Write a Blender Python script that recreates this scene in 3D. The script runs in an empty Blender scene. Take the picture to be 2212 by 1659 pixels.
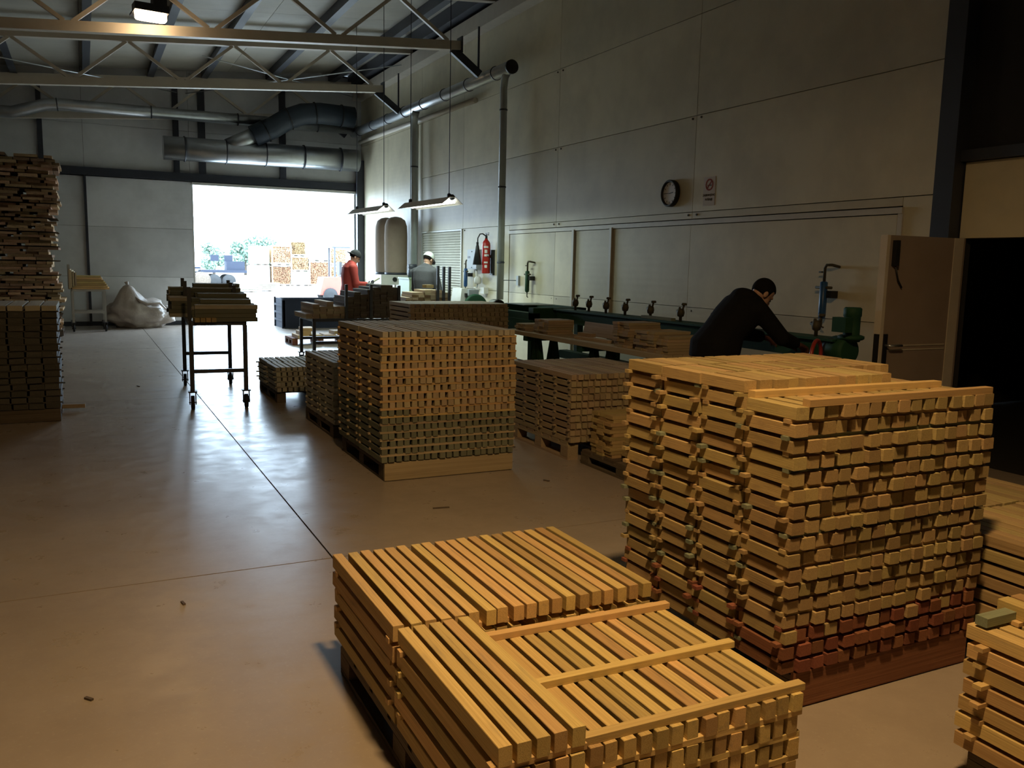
import bpy, bmesh, math, random
from mathutils import Vector, Matrix, Euler
random.seed(7)
PI = math.pi
scene = bpy.context.scene
COL = scene.collection

# ---------------------------------------------------------------- camera
cam_d = bpy.data.cameras.new('camera')
cam_d.sensor_fit = 'HORIZONTAL'
cam_d.sensor_width = 36.0
cam_d.lens = 36.0 * 1850.0 / 2212.0
cam_d.clip_start = 0.05
cam_d.clip_end = 600
cam = bpy.data.objects.new('camera', cam_d)
COL.objects.link(cam)
# columns: camera right, camera up, camera back in room axes (x right, y along the long wall, z up)
cam.matrix_world = Matrix(((0.896, 0.042, -0.442, 0.0),
                           (-0.444, 0.132, -0.886, 0.0),
                           (0.021, 0.990, 0.137, 1.6),
                           (0, 0, 0, 1)))
_r = cam.matrix_world.to_3x3()
_q = _r.to_quaternion().normalized()
cam.matrix_world = Matrix.Translation((0, 0, 1.6)) @ _q.to_matrix().to_4x4()
scene.camera = cam

# ---------------------------------------------------------------- sky, exposure
world = bpy.data.worlds.new('overcast_sky')
scene.world = world
world.use_nodes = True
bg = world.node_tree.nodes['Background']
bg.inputs[0].default_value = (0.62, 0.81, 1.0, 1)
bg.inputs[1].default_value = 17.0
vs = scene.view_settings
vs.view_transform = 'Standard'
vs.look = 'None'
vs.exposure = 0.2
vs.gamma = 1.0
vs.use_curve_mapping = False
scene.cycles.max_bounces = 4
scene.cycles.diffuse_bounces = 3
scene.cycles.glossy_bounces = 2
scene.cycles.adaptive_threshold = 0.035
scene.cycles.adaptive_min_samples = 24
scene.cycles.caustics_reflective = False
scene.cycles.caustics_refractive = False
scene.cycles.use_denoising = True
scene.cycles.sample_clamp_indirect = 4.0

# door opening as a sampling portal for the sky light (emits nothing itself)
pd = bpy.data.lights.new('sky_portal', 'AREA')
pd.shape = 'RECTANGLE'; pd.size = 4.2; pd.size_y = 3.4
pd.cycles.is_portal = True
po = bpy.data.objects.new('sky_portal', pd)
COL.objects.link(po)
po.location = (4.45, 22.62, 1.7)
po.rotation_euler = (-PI / 2, 0, 0)

LAMP_NEAR_W = 86.0
LAMP_FAR_E = 30.0
TUBE_W = 42.0
WARM = (1.0, 0.64, 0.27)

# ---------------------------------------------------------------- materials
MATS = {}
def nodes_mat(name):
    m = bpy.data.materials.new(name)
    m.use_nodes = True
    nt = m.node_tree
    b = nt.nodes['Principled BSDF']
    MATS[name] = m
    return m, nt, b
def N(nt, t, **kw):
    n = nt.nodes.new(t)
    for k, v in kw.items():
        if k.startswith('i_'):
            n.inputs[k[2:]].default_value = v
        else:
            setattr(n, k, v)
    return n
def mix(nt, a, b, fac, mode='MIX'):
    n = nt.nodes.new('ShaderNodeMix'); n.data_type = 'RGBA'; n.blend_type = mode
    for s, v in (('A', a), ('B', b)):
        sock = [i for i in n.inputs if i.name == s and i.type == 'RGBA'][0]
        if hasattr(v, 'links'): nt.links.new(v, sock)
        else: sock.default_value = (*v, 1) if len(v) == 3 else v
    f = n.inputs[0]
    if hasattr(fac, 'links'): nt.links.new(fac, f)
    else: f.default_value = fac
    return [o for o in n.outputs if o.type == 'RGBA'][0]
def ramp(nt, src, p0, p1, c0=(0, 0, 0, 1), c1=(1, 1, 1, 1)):
    r = nt.nodes.new('ShaderNodeValToRGB')
    r.color_ramp.elements[0].position = p0; r.color_ramp.elements[0].color = c0
    r.color_ramp.elements[1].position = p1; r.color_ramp.elements[1].color = c1
    nt.links.new(src, r.inputs[0])
    return r.outputs[0]
def noise(nt, vec, scale, detail=3.0, rough=0.55):
    n = N(nt, 'ShaderNodeTexNoise'); n.inputs['Scale'].default_value = scale
    n.inputs['Detail'].default_value = detail; n.inputs['Roughness'].default_value = rough
    if vec is not None: nt.links.new(vec, n.inputs['Vector'])
    return n.outputs['Fac']
def plain(name, col, rough=0.6, metal=0.0, var=0.12, scale=6.0, bump=0.0, spec=0.5, rnd=0.0):
    m, nt, b = nodes_mat(name)
    tc = N(nt, 'ShaderNodeTexCoord')
    f = noise(nt, tc.outputs['Object'], scale)
    dk = tuple(c * (1 - var) for c in col); lt = tuple(min(1, c * (1 + var)) for c in col)
    c = mix(nt, dk, lt, f)
    if rnd:
        oi = N(nt, 'ShaderNodeObjectInfo')
        h = N(nt, 'ShaderNodeHueSaturation')
        mr = N(nt, 'ShaderNodeMapRange'); mr.inputs[3].default_value = 1 - rnd; mr.inputs[4].default_value = 1 + rnd
        nt.links.new(oi.outputs['Random'], mr.inputs[0]); nt.links.new(mr.outputs[0], h.inputs['Value'])
        nt.links.new(c, h.inputs['Color']); c = h.outputs[0]
    nt.links.new(c, b.inputs['Base Color'])
    b.inputs['Roughness'].default_value = rough
    b.inputs['Metallic'].default_value = metal
    b.inputs['Specular IOR Level'].default_value = spec
    if bump:
        bp = N(nt, 'ShaderNodeBump'); bp.inputs['Strength'].default_value = bump; bp.inputs['Distance'].default_value = 0.01
        nt.links.new(noise(nt, tc.outputs['Object'], scale * 6), bp.inputs['Height']); nt.links.new(bp.outputs[0], b.inputs['Normal'])
    return m
def wood(name, light, dark, rnd=0.22, mp=(16, 1.3, 16), stain=(0.25, 0.2, 0.16), stain_amt=0.35, rough=0.75):
    """sawn wood: grain runs along the local y axis; every object gets its own tone and its own stretch of grain"""
    m, nt, b = nodes_mat(name)
    tc = N(nt, 'ShaderNodeTexCoord'); oi = N(nt, 'ShaderNodeObjectInfo')
    mpn = N(nt, 'ShaderNodeMapping'); mpn.inputs['Scale'].default_value = mp
    sc = N(nt, 'ShaderNodeVectorMath', operation='SCALE'); sc.inputs[0].default_value = (37, 91, 53)
    nt.links.new(oi.outputs['Random'], sc.inputs['Scale'])
    ad = N(nt, 'ShaderNodeVectorMath', operation='ADD')
    nt.links.new(tc.outputs['Object'], mpn.inputs['Vector'])
    nt.links.new(mpn.outputs[0], ad.inputs[0]); nt.links.new(sc.outputs[0], ad.inputs[1])
    g = noise(nt, ad.outputs[0], 1.0, 5, 0.6)
    c = mix(nt, dark, light, ramp(nt, g, 0.3, 0.68))
    m2 = N(nt, 'ShaderNodeMapping'); m2.inputs['Scale'].default_value = (1.5, 3.0, 1.5)
    nt.links.new(tc.outputs['Object'], m2.inputs['Vector'])
    a2 = N(nt, 'ShaderNodeVectorMath', operation='ADD')
    nt.links.new(m2.outputs[0], a2.inputs[0]); nt.links.new(sc.outputs[0], a2.inputs[1])
    s = noise(nt, a2.outputs[0], 1.3, 3, 0.5)
    sf = ramp(nt, s, 0.56, 0.8, (0, 0, 0, 1), (stain_amt,) * 3 + (1,))
    c = mix(nt, c, stain, sf)
    h = N(nt, 'ShaderNodeHueSaturation')
    mr = N(nt, 'ShaderNodeMapRange'); mr.inputs[3].default_value = 1 - rnd; mr.inputs[4].default_value = 1 + rnd * .6
    nt.links.new(oi.outputs['Random'], mr.inputs[0]); nt.links.new(mr.outputs[0], h.inputs['Value'])
    hm = N(nt, 'ShaderNodeMath', operation='MULTIPLY'); hm.inputs[1].default_value = 7.31
    hf = N(nt, 'ShaderNodeMath', operation='FRACT')
    nt.links.new(oi.outputs['Random'], hm.inputs[0]); nt.links.new(hm.outputs[0], hf.inputs[0])
    hr = N(nt, 'ShaderNodeMapRange'); hr.inputs[3].default_value = 0.485; hr.inputs[4].default_value = 0.515
    nt.links.new(hf.outputs[0], hr.inputs[0]); nt.links.new(hr.outputs[0], h.inputs['Hue'])
    nt.links.new(c, h.inputs['Color'])
    nt.links.new(h.outputs[0], b.inputs['Base Color'])
    b.inputs['Roughness'].default_value = rough
    b.inputs['Specular IOR Level'].default_value = 0.25
    bp = N(nt, 'ShaderNodeBump'); bp.inputs['Strength'].default_value = 0.25; bp.inputs['Distance'].default_value = 0.004
    nt.links.new(g, bp.inputs['Height']); nt.links.new(bp.outputs[0], b.inputs['Normal'])
    return m

W_BEECH = wood('fresh_sawn_hardwood', (0.66, 0.47, 0.21), (0.46, 0.30, 0.12), rnd=0.30, stain=(0.26, 0.20, 0.13), stain_amt=0.55)
W_OAK = wood('sawn_oak', (0.52, 0.385, 0.185), (0.35, 0.245, 0.11), stain=(0.28, 0.2, 0.12), stain_amt=0.5)
W_BROWN = wood('brown_sawn_wood', (0.48, 0.375, 0.245), (0.34, 0.26, 0.165), stain=(0.2, 0.14, 0.09))
W_GREY = wood('weathered_and_shaded_wood', (0.215, 0.22, 0.16), (0.14, 0.145, 0.105), stain=(0.12, 0.14, 0.11), rnd=0.18)  # own grey in the middle stack, painted backlit shade on cart boards
W_PALE = wood('pale_dry_and_lit_wood', (0.50, 0.46, 0.35), (0.36, 0.33, 0.25), stain=(0.25, 0.24, 0.19))  # own tone of pale stacks; also paints lit top layers on others
W_RED = wood('red_stained_wood', (0.31, 0.125, 0.07), (0.19, 0.07, 0.04), stain=(0.12, 0.04, 0.02))
W_DARK = wood('dark_old_and_shaded_wood', (0.15, 0.115, 0.085), (0.08, 0.06, 0.045), stain=(0.05, 0.04, 0.03))  # old dark wood; also paints shade on the stepped cart load
W_ROUGH = wood('rough_waney_board', (0.55, 0.36, 0.20), (0.34, 0.21, 0.115), rnd=0.5, stain=(0.08, 0.055, 0.045), stain_amt=0.8)
W_LATH = wood('lath_wood', (0.68, 0.48, 0.22), (0.50, 0.33, 0.14), stain=(0.34, 0.22, 0.1))
W_SHADE = wood('shade_toned_board', (0.115, 0.108, 0.09), (0.075, 0.07, 0.06), rnd=.2)  # dark tone stands in for shade on the left-edge stack
W_LATHG = wood('green_grey_lath', (0.26, 0.29, 0.2), (0.17, 0.19, 0.13))
W_FIRE = wood('split_firewood', (0.40, 0.23, 0.11), (0.20, 0.11, 0.055), rnd=0.5, mp=(3, 3, 3), stain=(0.05, 0.03, 0.02), stain_amt=0.7)

def concrete():
    m, nt, b = nodes_mat('polished_concrete')
    tc = N(nt, 'ShaderNodeTexCoord')
    v = tc.outputs['Object']
    f1 = noise(nt, v, 0.7, 6, 0.6); f2 = noise(nt, v, 5.0, 6, 0.65); f3 = noise(nt, v, 60.0, 2, 0.5)
    c = mix(nt, (0.31, 0.255, 0.21), (0.39, 0.33, 0.275), ramp(nt, f1, 0.35, 0.65))
    c = mix(nt, c, (0.26, 0.215, 0.175), ramp(nt, f2, 0.42, 0.85, (0, 0, 0, 1), (0.4, 0.4, 0.4, 1)))
    c = mix(nt, c, (0.43, 0.37, 0.31), ramp(nt, f3, 0.6, 0.75, (0, 0, 0, 1), (0.35, 0.35, 0.35, 1)))
    nt.links.new(c, b.inputs['Base Color'])
    rr = N(nt, 'ShaderNodeMapRange'); rr.inputs[1].default_value = 0.3; rr.inputs[2].default_value = 0.7
    rr.inputs[3].default_value = 0.25; rr.inputs[4].default_value = 0.42
    nt.links.new(f2, rr.inputs[0]); nt.links.new(rr.outputs[0], b.inputs['Roughness'])
    bp = N(nt, 'ShaderNodeBump'); bp.inputs['Strength'].default_value = 0.10; bp.inputs['Distance'].default_value = 0.01
    nt.links.new(f2, bp.inputs['Height']); nt.links.new(bp.outputs[0], b.inputs['Normal'])
    return m
CONC = concrete()
def ribbed(name, col, rnd=0.10, axis='Z', freq=22.0, strength=0.12):
    """coated sheet-steel sandwich panel with fine ribs; every panel has its own tone"""
    m, nt, b = nodes_mat(name)
    tc = N(nt, 'ShaderNodeTexCoord'); oi = N(nt, 'ShaderNodeObjectInfo')
    w = N(nt, 'ShaderNodeTexWave'); w.bands_direction = axis; w.inputs['Scale'].default_value = freq / 6.28
    w.inputs['Distortion'].default_value = 0.0
    nt.links.new(tc.outputs['Object'], w.inputs['Vector'])
    f = noise(nt, tc.outputs['Object'], 1.6, 5, 0.6)
    c = mix(nt, tuple(x * .86 for x in col), col, ramp(nt, f, 0.35, 0.6))
    h = N(nt, 'ShaderNodeHueSaturation')
    mr = N(nt, 'ShaderNodeMapRange'); mr.inputs[3].default_value = 1 - rnd; mr.inputs[4].default_value = 1 + rnd
    nt.links.new(oi.outputs['Random'], mr.inputs[0]); nt.links.new(mr.outputs[0], h.inputs['Value'])
    nt.links.new(c, h.inputs['Color']); nt.links.new(h.outputs[0], b.inputs['Base Color'])
    b.inputs['Roughness'].default_value = 0.5
    b.inputs['Specular IOR Level'].default_value = 0.35
    bp = N(nt, 'ShaderNodeBump'); bp.inputs['Strength'].default_value = strength; bp.inputs['Distance'].default_value = 0.004
    nt.links.new(w.outputs['Fac'], bp.inputs['Height']); nt.links.new(bp.outputs[0], b.inputs['Normal'])
    return m
PANEL = ribbed('cream_wall_panel', (0.62, 0.565, 0.41), rnd=0.15, strength=0.12)
PANEL_B = ribbed('white_back_wall_panel', (0.74, 0.76, 0.78))
DECK = ribbed('roof_deck_sheet', (0.52, 0.50, 0.44), axis='Y', freq=8.0, strength=0.3)
VOID_DK = plain('unlit_void_black', (0.016, 0.016, 0.02), 0.6)  # paints the unlit opening above the store beam black
SEAM = plain('dark_seam', (0.03, 0.028, 0.025), 0.9)
STEEL_DK = plain('dark_painted_steel', (0.035, 0.04, 0.055), 0.5)
STEEL_CR = plain('cream_painted_steel', (0.55, 0.50, 0.42), 0.45)
STEEL_WH = plain('white_painted_steel', (0.68, 0.68, 0.64), 0.45)
PURLIN = plain('grey_blue_purlin_steel', (0.055, 0.06, 0.075), 0.5)
GALV = plain('galvanised_steel', (0.52, 0.55, 0.58), 0.32, 0.9, 0.2, 5.0)
GALV_MATT = plain('dull_zinc_pipe', (0.36, 0.39, 0.39), 0.5, 0.6, 0.15, 8.0)
FLEX = plain('dark_flexible_duct', (0.03, 0.045, 0.065), 0.55)
TRACK = plain('cream_trim', (0.55, 0.51, 0.42), 0.5)
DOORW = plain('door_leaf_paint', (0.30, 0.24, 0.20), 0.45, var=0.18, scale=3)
GREEN = plain('machine_green_paint', (0.016, 0.060, 0.030), 0.65, var=0.3, spec=0.25)
GREEN_LT = plain('pale_green_cabinet', (0.30, 0.40, 0.26), 0.5)
BLACK = plain('black_paint', (0.012, 0.012, 0.013), 0.5)
BLACKBIN = plain('dark_bin_paint', (0.03, 0.035, 0.05), 0.85, spec=0.15)
BRASS = plain('grimy_brass_valve', (0.075, 0.064, 0.04), 0.65, 0.3)
RUBBER = plain('rubber', (0.015, 0.015, 0.015), 0.8)
REDP = plain('red_paint', (0.42, 0.025, 0.018), 0.35, var=0.2)
REDH = plain('red_handle_paint', (0.30, 0.03, 0.02), 0.35)
ORANGE = plain('orange_red_forklift_paint', (0.42, 0.055, 0.03), 0.4)
BLUEP = plain('blue_paint', (0.02, 0.09, 0.26), 0.4)
BLUE_LT = plain('light_blue_machine_paint', (0.10, 0.25, 0.38), 0.5)
GREYBOX = plain('grey_plastic_box', (0.33, 0.36, 0.40), 0.5)
WHITEP = plain('white_plastic', (0.72, 0.72, 0.70), 0.5)
PAPER = plain('white_paper', (0.62, 0.56, 0.50), 0.8)
BAGFAB = plain('dust_bag_cloth', (0.36, 0.29, 0.23), 0.9, var=0.1, scale=10, bump=0.2)
PLASTIC_BAG = plain('dirty_plastic_sack', (0.42, 0.36, 0.31), 0.35, var=0.3, scale=4, bump=0.5)
CARTST = plain('cart_tube_steel', (0.035, 0.037, 0.045), 0.45)
CARTGR = plain('grey_cart_tube', (0.30, 0.28, 0.25), 0.5)
YARD = plain('yard_gravel', (0.42, 0.40, 0.37), 0.9, var=0.15, scale=0.8)
LEAF = plain('tree_leaves', (0.17, 0.25, 0.19), 0.7, var=0.4, scale=1.5)
BARK = plain('tree_bark', (0.08, 0.06, 0.045), 0.9)
SKIN = plain('skin', (0.46, 0.27, 0.19), 0.55, var=0.06)
HAIR = plain('dark_hair', (0.010, 0.008, 0.007), 0.95, bump=0.8, scale=12, spec=0.08)
M_HOOD = plain('black_hooded_sweater', (0.010, 0.010, 0.012), 0.95, bump=0.3, scale=8, spec=0.1)
M_REDJ = plain('coral_red_jacket', (0.42, 0.055, 0.045), 0.85, bump=0.3, scale=8)
M_GREYJ = plain('grey_fleece', (0.075, 0.075, 0.085), 0.95, bump=0.3, scale=9)
M_JEANS = plain('dark_work_trousers', (0.014, 0.015, 0.02), 0.95, spec=0.1)
M_GLOVE = plain('dark_work_glove', (0.05, 0.055, 0.06), 0.9)
M_GLOVER = plain('red_brown_work_glove', (0.085, 0.03, 0.02), 0.9)
M_CAPW = plain('white_cap_cloth', (0.62, 0.66, 0.64), 0.9)
M_CAPB = plain('black_cap_cloth', (0.012, 0.013, 0.016), 0.9)
M_SHOE = plain('work_shoe', (0.02, 0.018, 0.016), 0.7)
STORE = plain('unlit_store_surface', (0.018, 0.016, 0.014), 0.95)  # near-black colour paints the darkness inside the store
CLOCKF = plain('clock_face', (0.72, 0.70, 0.70), 0.5)
def emit(name, col, s):
    m, nt, b = nodes_mat(name)
    b.inputs['Base Color'].default_value = (*col, 1)
    b.inputs['Emission Color'].default_value = (*col, 1)
    b.inputs['Emission Strength'].default_value = s
    return m
E_LAMP = emit('lit_lamp_glass', (1.0, 0.86, 0.70), 14.0)
E_DRUM = emit('lit_drum_glass', (1.0, 0.70, 0.40), LAMP_FAR_E)
E_TUBE = emit('lit_fluorescent_tube', (0.92, 1.0, 0.95), 7.0)

# ---------------------------------------------------------------- mesh helpers
class MB:
    def __init__(s): s.v = []; s.f = []; s.sm = []
    def add(s, vs, fs, smooth=False):
        o = len(s.v); s.v += [tuple(v) for v in vs]
        s.f += [tuple(i + o for i in f) for f in fs]; s.sm += [smooth] * len(fs); return s
    def box(s, x0, x1, y0, y1, z0, z1, M=None):
        vs = [Vector((x, y, z)) for z in (z0, z1) for y in (y0, y1) for x in (x0, x1)]
        if M is not None: vs = [M @ v for v in vs]
        return s.add(vs, [(0, 2, 3, 1), (4, 5, 7, 6), (0, 1, 5, 4), (2, 6, 7, 3), (0, 4, 6, 2), (1, 3, 7, 5)])
    def beam(s, a, b, w, h=None, up=(0, 0, 1)):
        h = w if h is None else h
        a = Vector(a); b = Vector(b); d = (b - a); L = d.length; d.normalize()
        u = Vector(up)
        if abs(d.dot(u)) > 0.98: u = Vector((1, 0, 0))
        x = d.cross(u).normalized(); z = x.cross(d).normalized()
        M = Matrix((x, d, z)).transposed().to_4x4(); M.translation = a
        return s.box(-w / 2, w / 2, 0, L, -h / 2, h / 2, M)
    def tube(s, pts, r, n=12, caps=True):
        pts = [Vector(p) for p in pts]
        rs = r if isinstance(r, (list, tuple)) else [r] * len(pts)
        t0 = (pts[1] - pts[0]).normalized()
        u = Vector((0, 0, 1)) if abs(t0.z) < 0.9 else Vector((1, 0, 0))
        nx = t0.cross(u).normalized(); vs = []
        for i, p in enumerate(pts):
            a = pts[max(0, i - 1)]; b = pts[min(len(pts) - 1, i + 1)]
            t = (b - a).normalized()
            nx = (nx - t * nx.dot(t)).normalized(); ny = t.cross(nx)
            for k in range(n):
                q = 2 * PI * k / n
                vs.append(p + (nx * math.cos(q) + ny * math.sin(q)) * rs[i])
        fs = []
        for i in range(len(pts) - 1):
            for k in range(n):
                fs.append((i * n + k, i * n + (k + 1) % n, (i + 1) * n + (k + 1) % n, (i + 1) * n + k))
        s.add(vs, fs, True)
        if caps:
            o = len(s.v) - len(vs)
            s.f.append(tuple(o + k for k in reversed(range(n)))); s.sm.append(False)
            e = o + (len(pts) - 1) * n
            s.f.append(tuple(e + k for k in range(n))); s.sm.append(False)
        return s
    def lathe(s, prof, c=(0, 0, 0), n=20, axis='Z', M=None):
        vs = []
        for r, h in prof:
            for k in range(n):
                q = 2 * PI * k / n
                p = {'Z': (r * math.cos(q), r * math.sin(q), h), 'X': (h, r * math.cos(q), r * math.sin(q)), 'Y': (r * math.sin(q), h, r * math.cos(q))}[axis]
                p = Vector(p)
                if M is not None: p = M @ p
                vs.append(p + Vector(c))
        fs = [(i * n + k, i * n + (k + 1) % n, (i + 1) * n + (k + 1) % n, (i + 1) * n + k) for i in range(len(prof) - 1) for k in range(n)]
        s.add(vs, fs, True)
        o = len(s.v) - len(vs)
        s.f.append(tuple(o + k for k in reversed(range(n)))); s.sm.append(False)
        e = o + (len(prof) - 1) * n
        s.f.append(tuple(e + k for k in range(n))); s.sm.append(False)
        return s
    def ball(s, c, r, sc=(1, 1, 1), nu=14, nv=9, R=None):
        vs = []; c = Vector(c)
        for j in range(nv + 1):
            th = PI * j / nv
            for k in range(nu):
                ph = 2 * PI * k / nu
                p = Vector((r * sc[0] * math.sin(th) * math.cos(ph), r * sc[1] * math.sin(th) * math.sin(ph), r * sc[2] * math.cos(th)))
                if R is not None: p = R @ p
                vs.append(c + p)
        return s.add(vs, [(j * nu + k, (j + 1) * nu + k, (j + 1) * nu + (k + 1) % nu, j * nu + (k + 1) % nu) for j in range(nv) for k in range(nu)], True)
    def mesh(s, name):
        m = bpy.data.meshes.new(name); m.from_pydata(s.v, [], s.f)
        m.polygons.foreach_set('use_smooth', s.sm); m.update(); return m
    def build(s, name, mat, parent=None, **kw):
        return link(name, s.mesh(name), mat, parent, **kw)
def tag(o, label=None, cat=None, group=None, kind=None):
    if label: o['label'] = label
    if cat: o['category'] = cat
    if group: o['group'] = group
    if kind: o['kind'] = kind
    return o
def link(name, me, mat, parent=None, **kw):
    if mat is not None and len(me.materials) == 0: me.materials.append(mat)
    o = bpy.data.objects.new(name, me); COL.objects.link(o)
    if parent is not None: o.parent = parent
    return tag(o, **kw)
def empty(name, loc=(0, 0, 0), rz=0.0, label=None, cat=None, group=None, kind=None):
    o = bpy.data.objects.new(name, None); COL.objects.link(o)
    o.location = loc; o.rotation_euler = (0, 0, rz); o.empty_display_size = 0.1
    return tag(o, label, cat, group, kind)
def bx(name, mat, parent, x0, x1, y0, y1, z0, z1, **kw):
    return MB().box(x0, x1, y0, y1, z0, z1).build(name, mat, parent, **kw)
# one shared, lightly chamfered unit bar (length along y), copied and scaled for sawn timber
def unit_bar(name, ch=0.035):
    a = 0.5; c = 0.5 - ch; cy = 0.5
    ring = [(-c, -a), (c, -a), (a, -c), (a, c), (c, a), (-c, a), (-a, c), (-a, -c)]
    vs = [(x, -cy, z) for x, z in ring] + [(x, cy, z) for x, z in ring]
    fs = [tuple(range(8)), tuple(reversed(range(8, 16)))] + [(k, k + 8, (k + 1) % 8 + 8, (k + 1) % 8) for k in range(8)]
    me = bpy.data.meshes.new(name); me.from_pydata(vs, [], fs); me.update(); return me
BAR_ME = {}
def bar(name, mat, c, size, rz=0.0, ry=0.0, label=None, cat=None, group=None, parent=None, rx=0.0):
    """a sawn bar: centre c, size (across, along, high); the grain follows the local y axis"""
    if mat.name not in BAR_ME:
        me = unit_bar('bar_' + mat.name); me.materials.append(mat); BAR_ME[mat.name] = me
    o = bpy.data.objects.new(name, BAR_ME[mat.name]); COL.objects.link(o)
    o.location = c; o.scale = size; o.rotation_euler = (rx, ry, rz)
    if parent is not None: o.parent = parent
    return tag(o, label, cat, group)
rnd = random.uniform
_T = ['zeroth', 'first', 'second', 'third', 'fourth', 'fifth', 'sixth', 'seventh', 'eighth', 'ninth', 'tenth', 'eleventh', 'twelfth', 'thirteenth', 'fourteenth', 'fifteenth', 'sixteenth', 'seventeenth', 'eighteenth', 'nineteenth', 'twentieth', 'twenty-first', 'twenty-second']
def nth(k):
    if k < len(_T): return _T[k]
    tens = {2: 'twenty', 3: 'thirty', 4: 'forty', 5: 'fifty', 6: 'sixty', 7: 'seventy', 8: 'eighty', 9: 'ninety'}
    if k >= 100: return 'hundred and ' + nth(k - 100)
    if k % 10 == 0: return tens[k // 10][:-1] + 'ieth'
    return tens[k // 10] + '-' + _T[k % 10]
def cnt(k): return nth(k) + ' from bottom'

# ================================================================ SETTING
# floor: slabs with sawn joints over a dark bed
fl = bx('floor', SEAM, None, -9.2, 6.75, -7.2, 22.45, -0.14, -0.012, kind='structure')
xs = [-9.2, -3.9, 1.15, 6.75]; ys = [-7.2, -1.6, 4.45, 10.5, 16.5, 22.45]
for i in range(3):
    for j in range(5):
        g = 0.005
        bx('slab', CONC, fl, xs[i] + g, xs[i + 1] - g, ys[j] + g, ys[j + 1] - g, -0.012, 0.0)
yard = bx('ground_yard', YARD, None, -60, 90, 22.45, 170, -0.2, -0.006, kind='structure')
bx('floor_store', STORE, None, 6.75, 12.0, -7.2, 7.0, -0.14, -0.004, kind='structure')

# right wall: backing sheet with separate sandwich panels
WX = 6.6
wr = MB().box(WX + 0.06, WX + 0.12, 4.85, 22.45, 0, 6.35).build('wall_right', SEAM, None, kind='structure')
def rpanel(y0, y1, z0, z1, mat=PANEL, x=WX, parent=wr, name='wall_panel'):
    g = 0.004
    return bx(name, mat, parent, x, x + 0.06, y0 + g, y1 - g, z0 + g, z1 - g)
Yc = [4.95, 8.46, 11.81, 15.5, 17.78, 22.4]
Zr = [2.283, 3.41, 4.565, 6.3]
for i in range(5):
    for k in range(3):
        if i == 4 and k == 0: continue
        if i == 4 and k == 1:
            rpanel(17.78, 20.1, 1.143, 4.565); rpanel(20.1, 22.4, 1.143, 4.565)
            rpanel(17.78, 20.1, 0, 1.143); rpanel(20.1, 22.4, 0, 1.143); continue
        rpanel(Yc[i], Yc[i + 1], Zr[k], Zr[k + 1])
rpanel(15.5, 17.78, 0.0, 1.0)
rpanel(13.45, 15.5, 0.0, 1.143); rpanel(13.45, 15.5, 1.143, 2.283)
rpanel(4.95, 5.46, 0.0, 1.143); rpanel(4.95, 5.46, 1.143, 2.283)
rpanel(5.46, 8.46, 2.2, 2.283); rpanel(8.46, 11.81, 2.2, 2.283); rpanel(11.81, 13.45, 2.2, 2.283)
# wide sliding door in the lower part of the right wall
dr = empty('door_1', (0, 0, 0), kind='structure')
for y0, y1 in ((5.5, 8.46), (8.46, 10.16), (10.22, 11.19), (11.25, 11.81), (11.81, 13.4)):
    for z0, z1 in ((0.02, 1.143), (1.143, 2.13)):
        bx('door_panel', PANEL, dr, WX - 0.012, WX + 0.055, y0 + .003, y1 - .003, z0 + .003, z1 - .003)
for y in (10.19, 11.22):
    bx('door_edge', TRACK, dr, WX - 0.045, WX + 0.05, y - 0.028, y + 0.028, 0.02, 2.15)
bx('door_rail', TRACK, dr, WX - 0.03, WX + 0.05, 5.44, 13.45, 2.135, 2.19)
bx('door_edge', TRACK, dr, WX - 0.02, WX + 0.05, 5.44, 5.49, 0.0, 2.135)
# bolts where panels meet
for y, z in ((11.81, 2.25), (8.46, 2.25), (11.81, 1.1), (8.46, 1.1), (15.5, 2.25), (8.46, 3.38), (11.81, 3.38), (11.81, 4.53)):
    for s in (-.09, .07):
        MB().lathe([(0.014, 0), (0.012, -0.012)], (WX, y + s, z), 8, 'X').build('bolt', BRASS, wr)
# louvred window in the right wall
w1 = empty('window_1', (0, 0, 0), kind='structure')
for z0, z1 in ((1.0, 1.03), (2.25, 2.28)):
    bx('window_frame', STEEL_WH, w1, WX - 0.02, WX + 0.05, 15.52, 17.74, z0, z1)
for y in (15.52, 17.70):
    bx('window_frame', STEEL_WH, w1, WX - 0.02, WX + 0.05, y, y + 0.04, 1.03, 2.25)
for k in range(24):
    z = 1.055 + k * 0.0505
    M = Matrix.Translation((WX + 0.012, 16.63, z)) @ Matrix.Rotation(0.5, 4, 'Y')
    MB().box(-0.004, 0.004, -1.065, 1.065, -0.026, 0.026, M).build('slat', STEEL_WH, w1)
# dark corner column, black sheet standing in for the unlit upper void and lintel panel of the store doorway
co = bx('trim_1', STEEL_DK, None, WX - 0.13, WX + 0.06, 4.88, 5.06, 0, 6.35, kind='structure')
wd = bx('wall_void_upper', VOID_DK, None, WX + 0.02, WX + 0.12, -7.2, 4.88, 2.62, 6.35, kind='structure')
bx('trim_2', STEEL_DK, None, WX - 0.06, WX + 0.08, -7.2, 4.88, 2.53, 2.62, kind='structure')
wl = bx('wall_lintel', SEAM, None, WX + 0.05, WX + 0.1, -7.2, 4.88, 1.9, 2.53, kind='structure')
bx('wall_panel', PANEL, wl, WX - 0.0, WX + 0.05, 1.9, 4.87, 1.905, 2.525)
bx('wall_panel', PANEL, wl, WX - 0.0, WX + 0.05, -1.4, 1.895, 1.905, 2.525)
bx('wall_panel', PANEL, wl, WX - 0.0, WX + 0.05, -7.2, -1.405, 1.905, 2.525)
st = MB().box(11.9, 12.0, -7.2, 7, 0, 6.4).box(6.72, 12, 6.9, 7, 0, 6.4).box(6.72, 12, -7.3, -7.2, 0, 6.4).box(6.72, 12, -7.2, 7, 2.7, 2.75)
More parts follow.
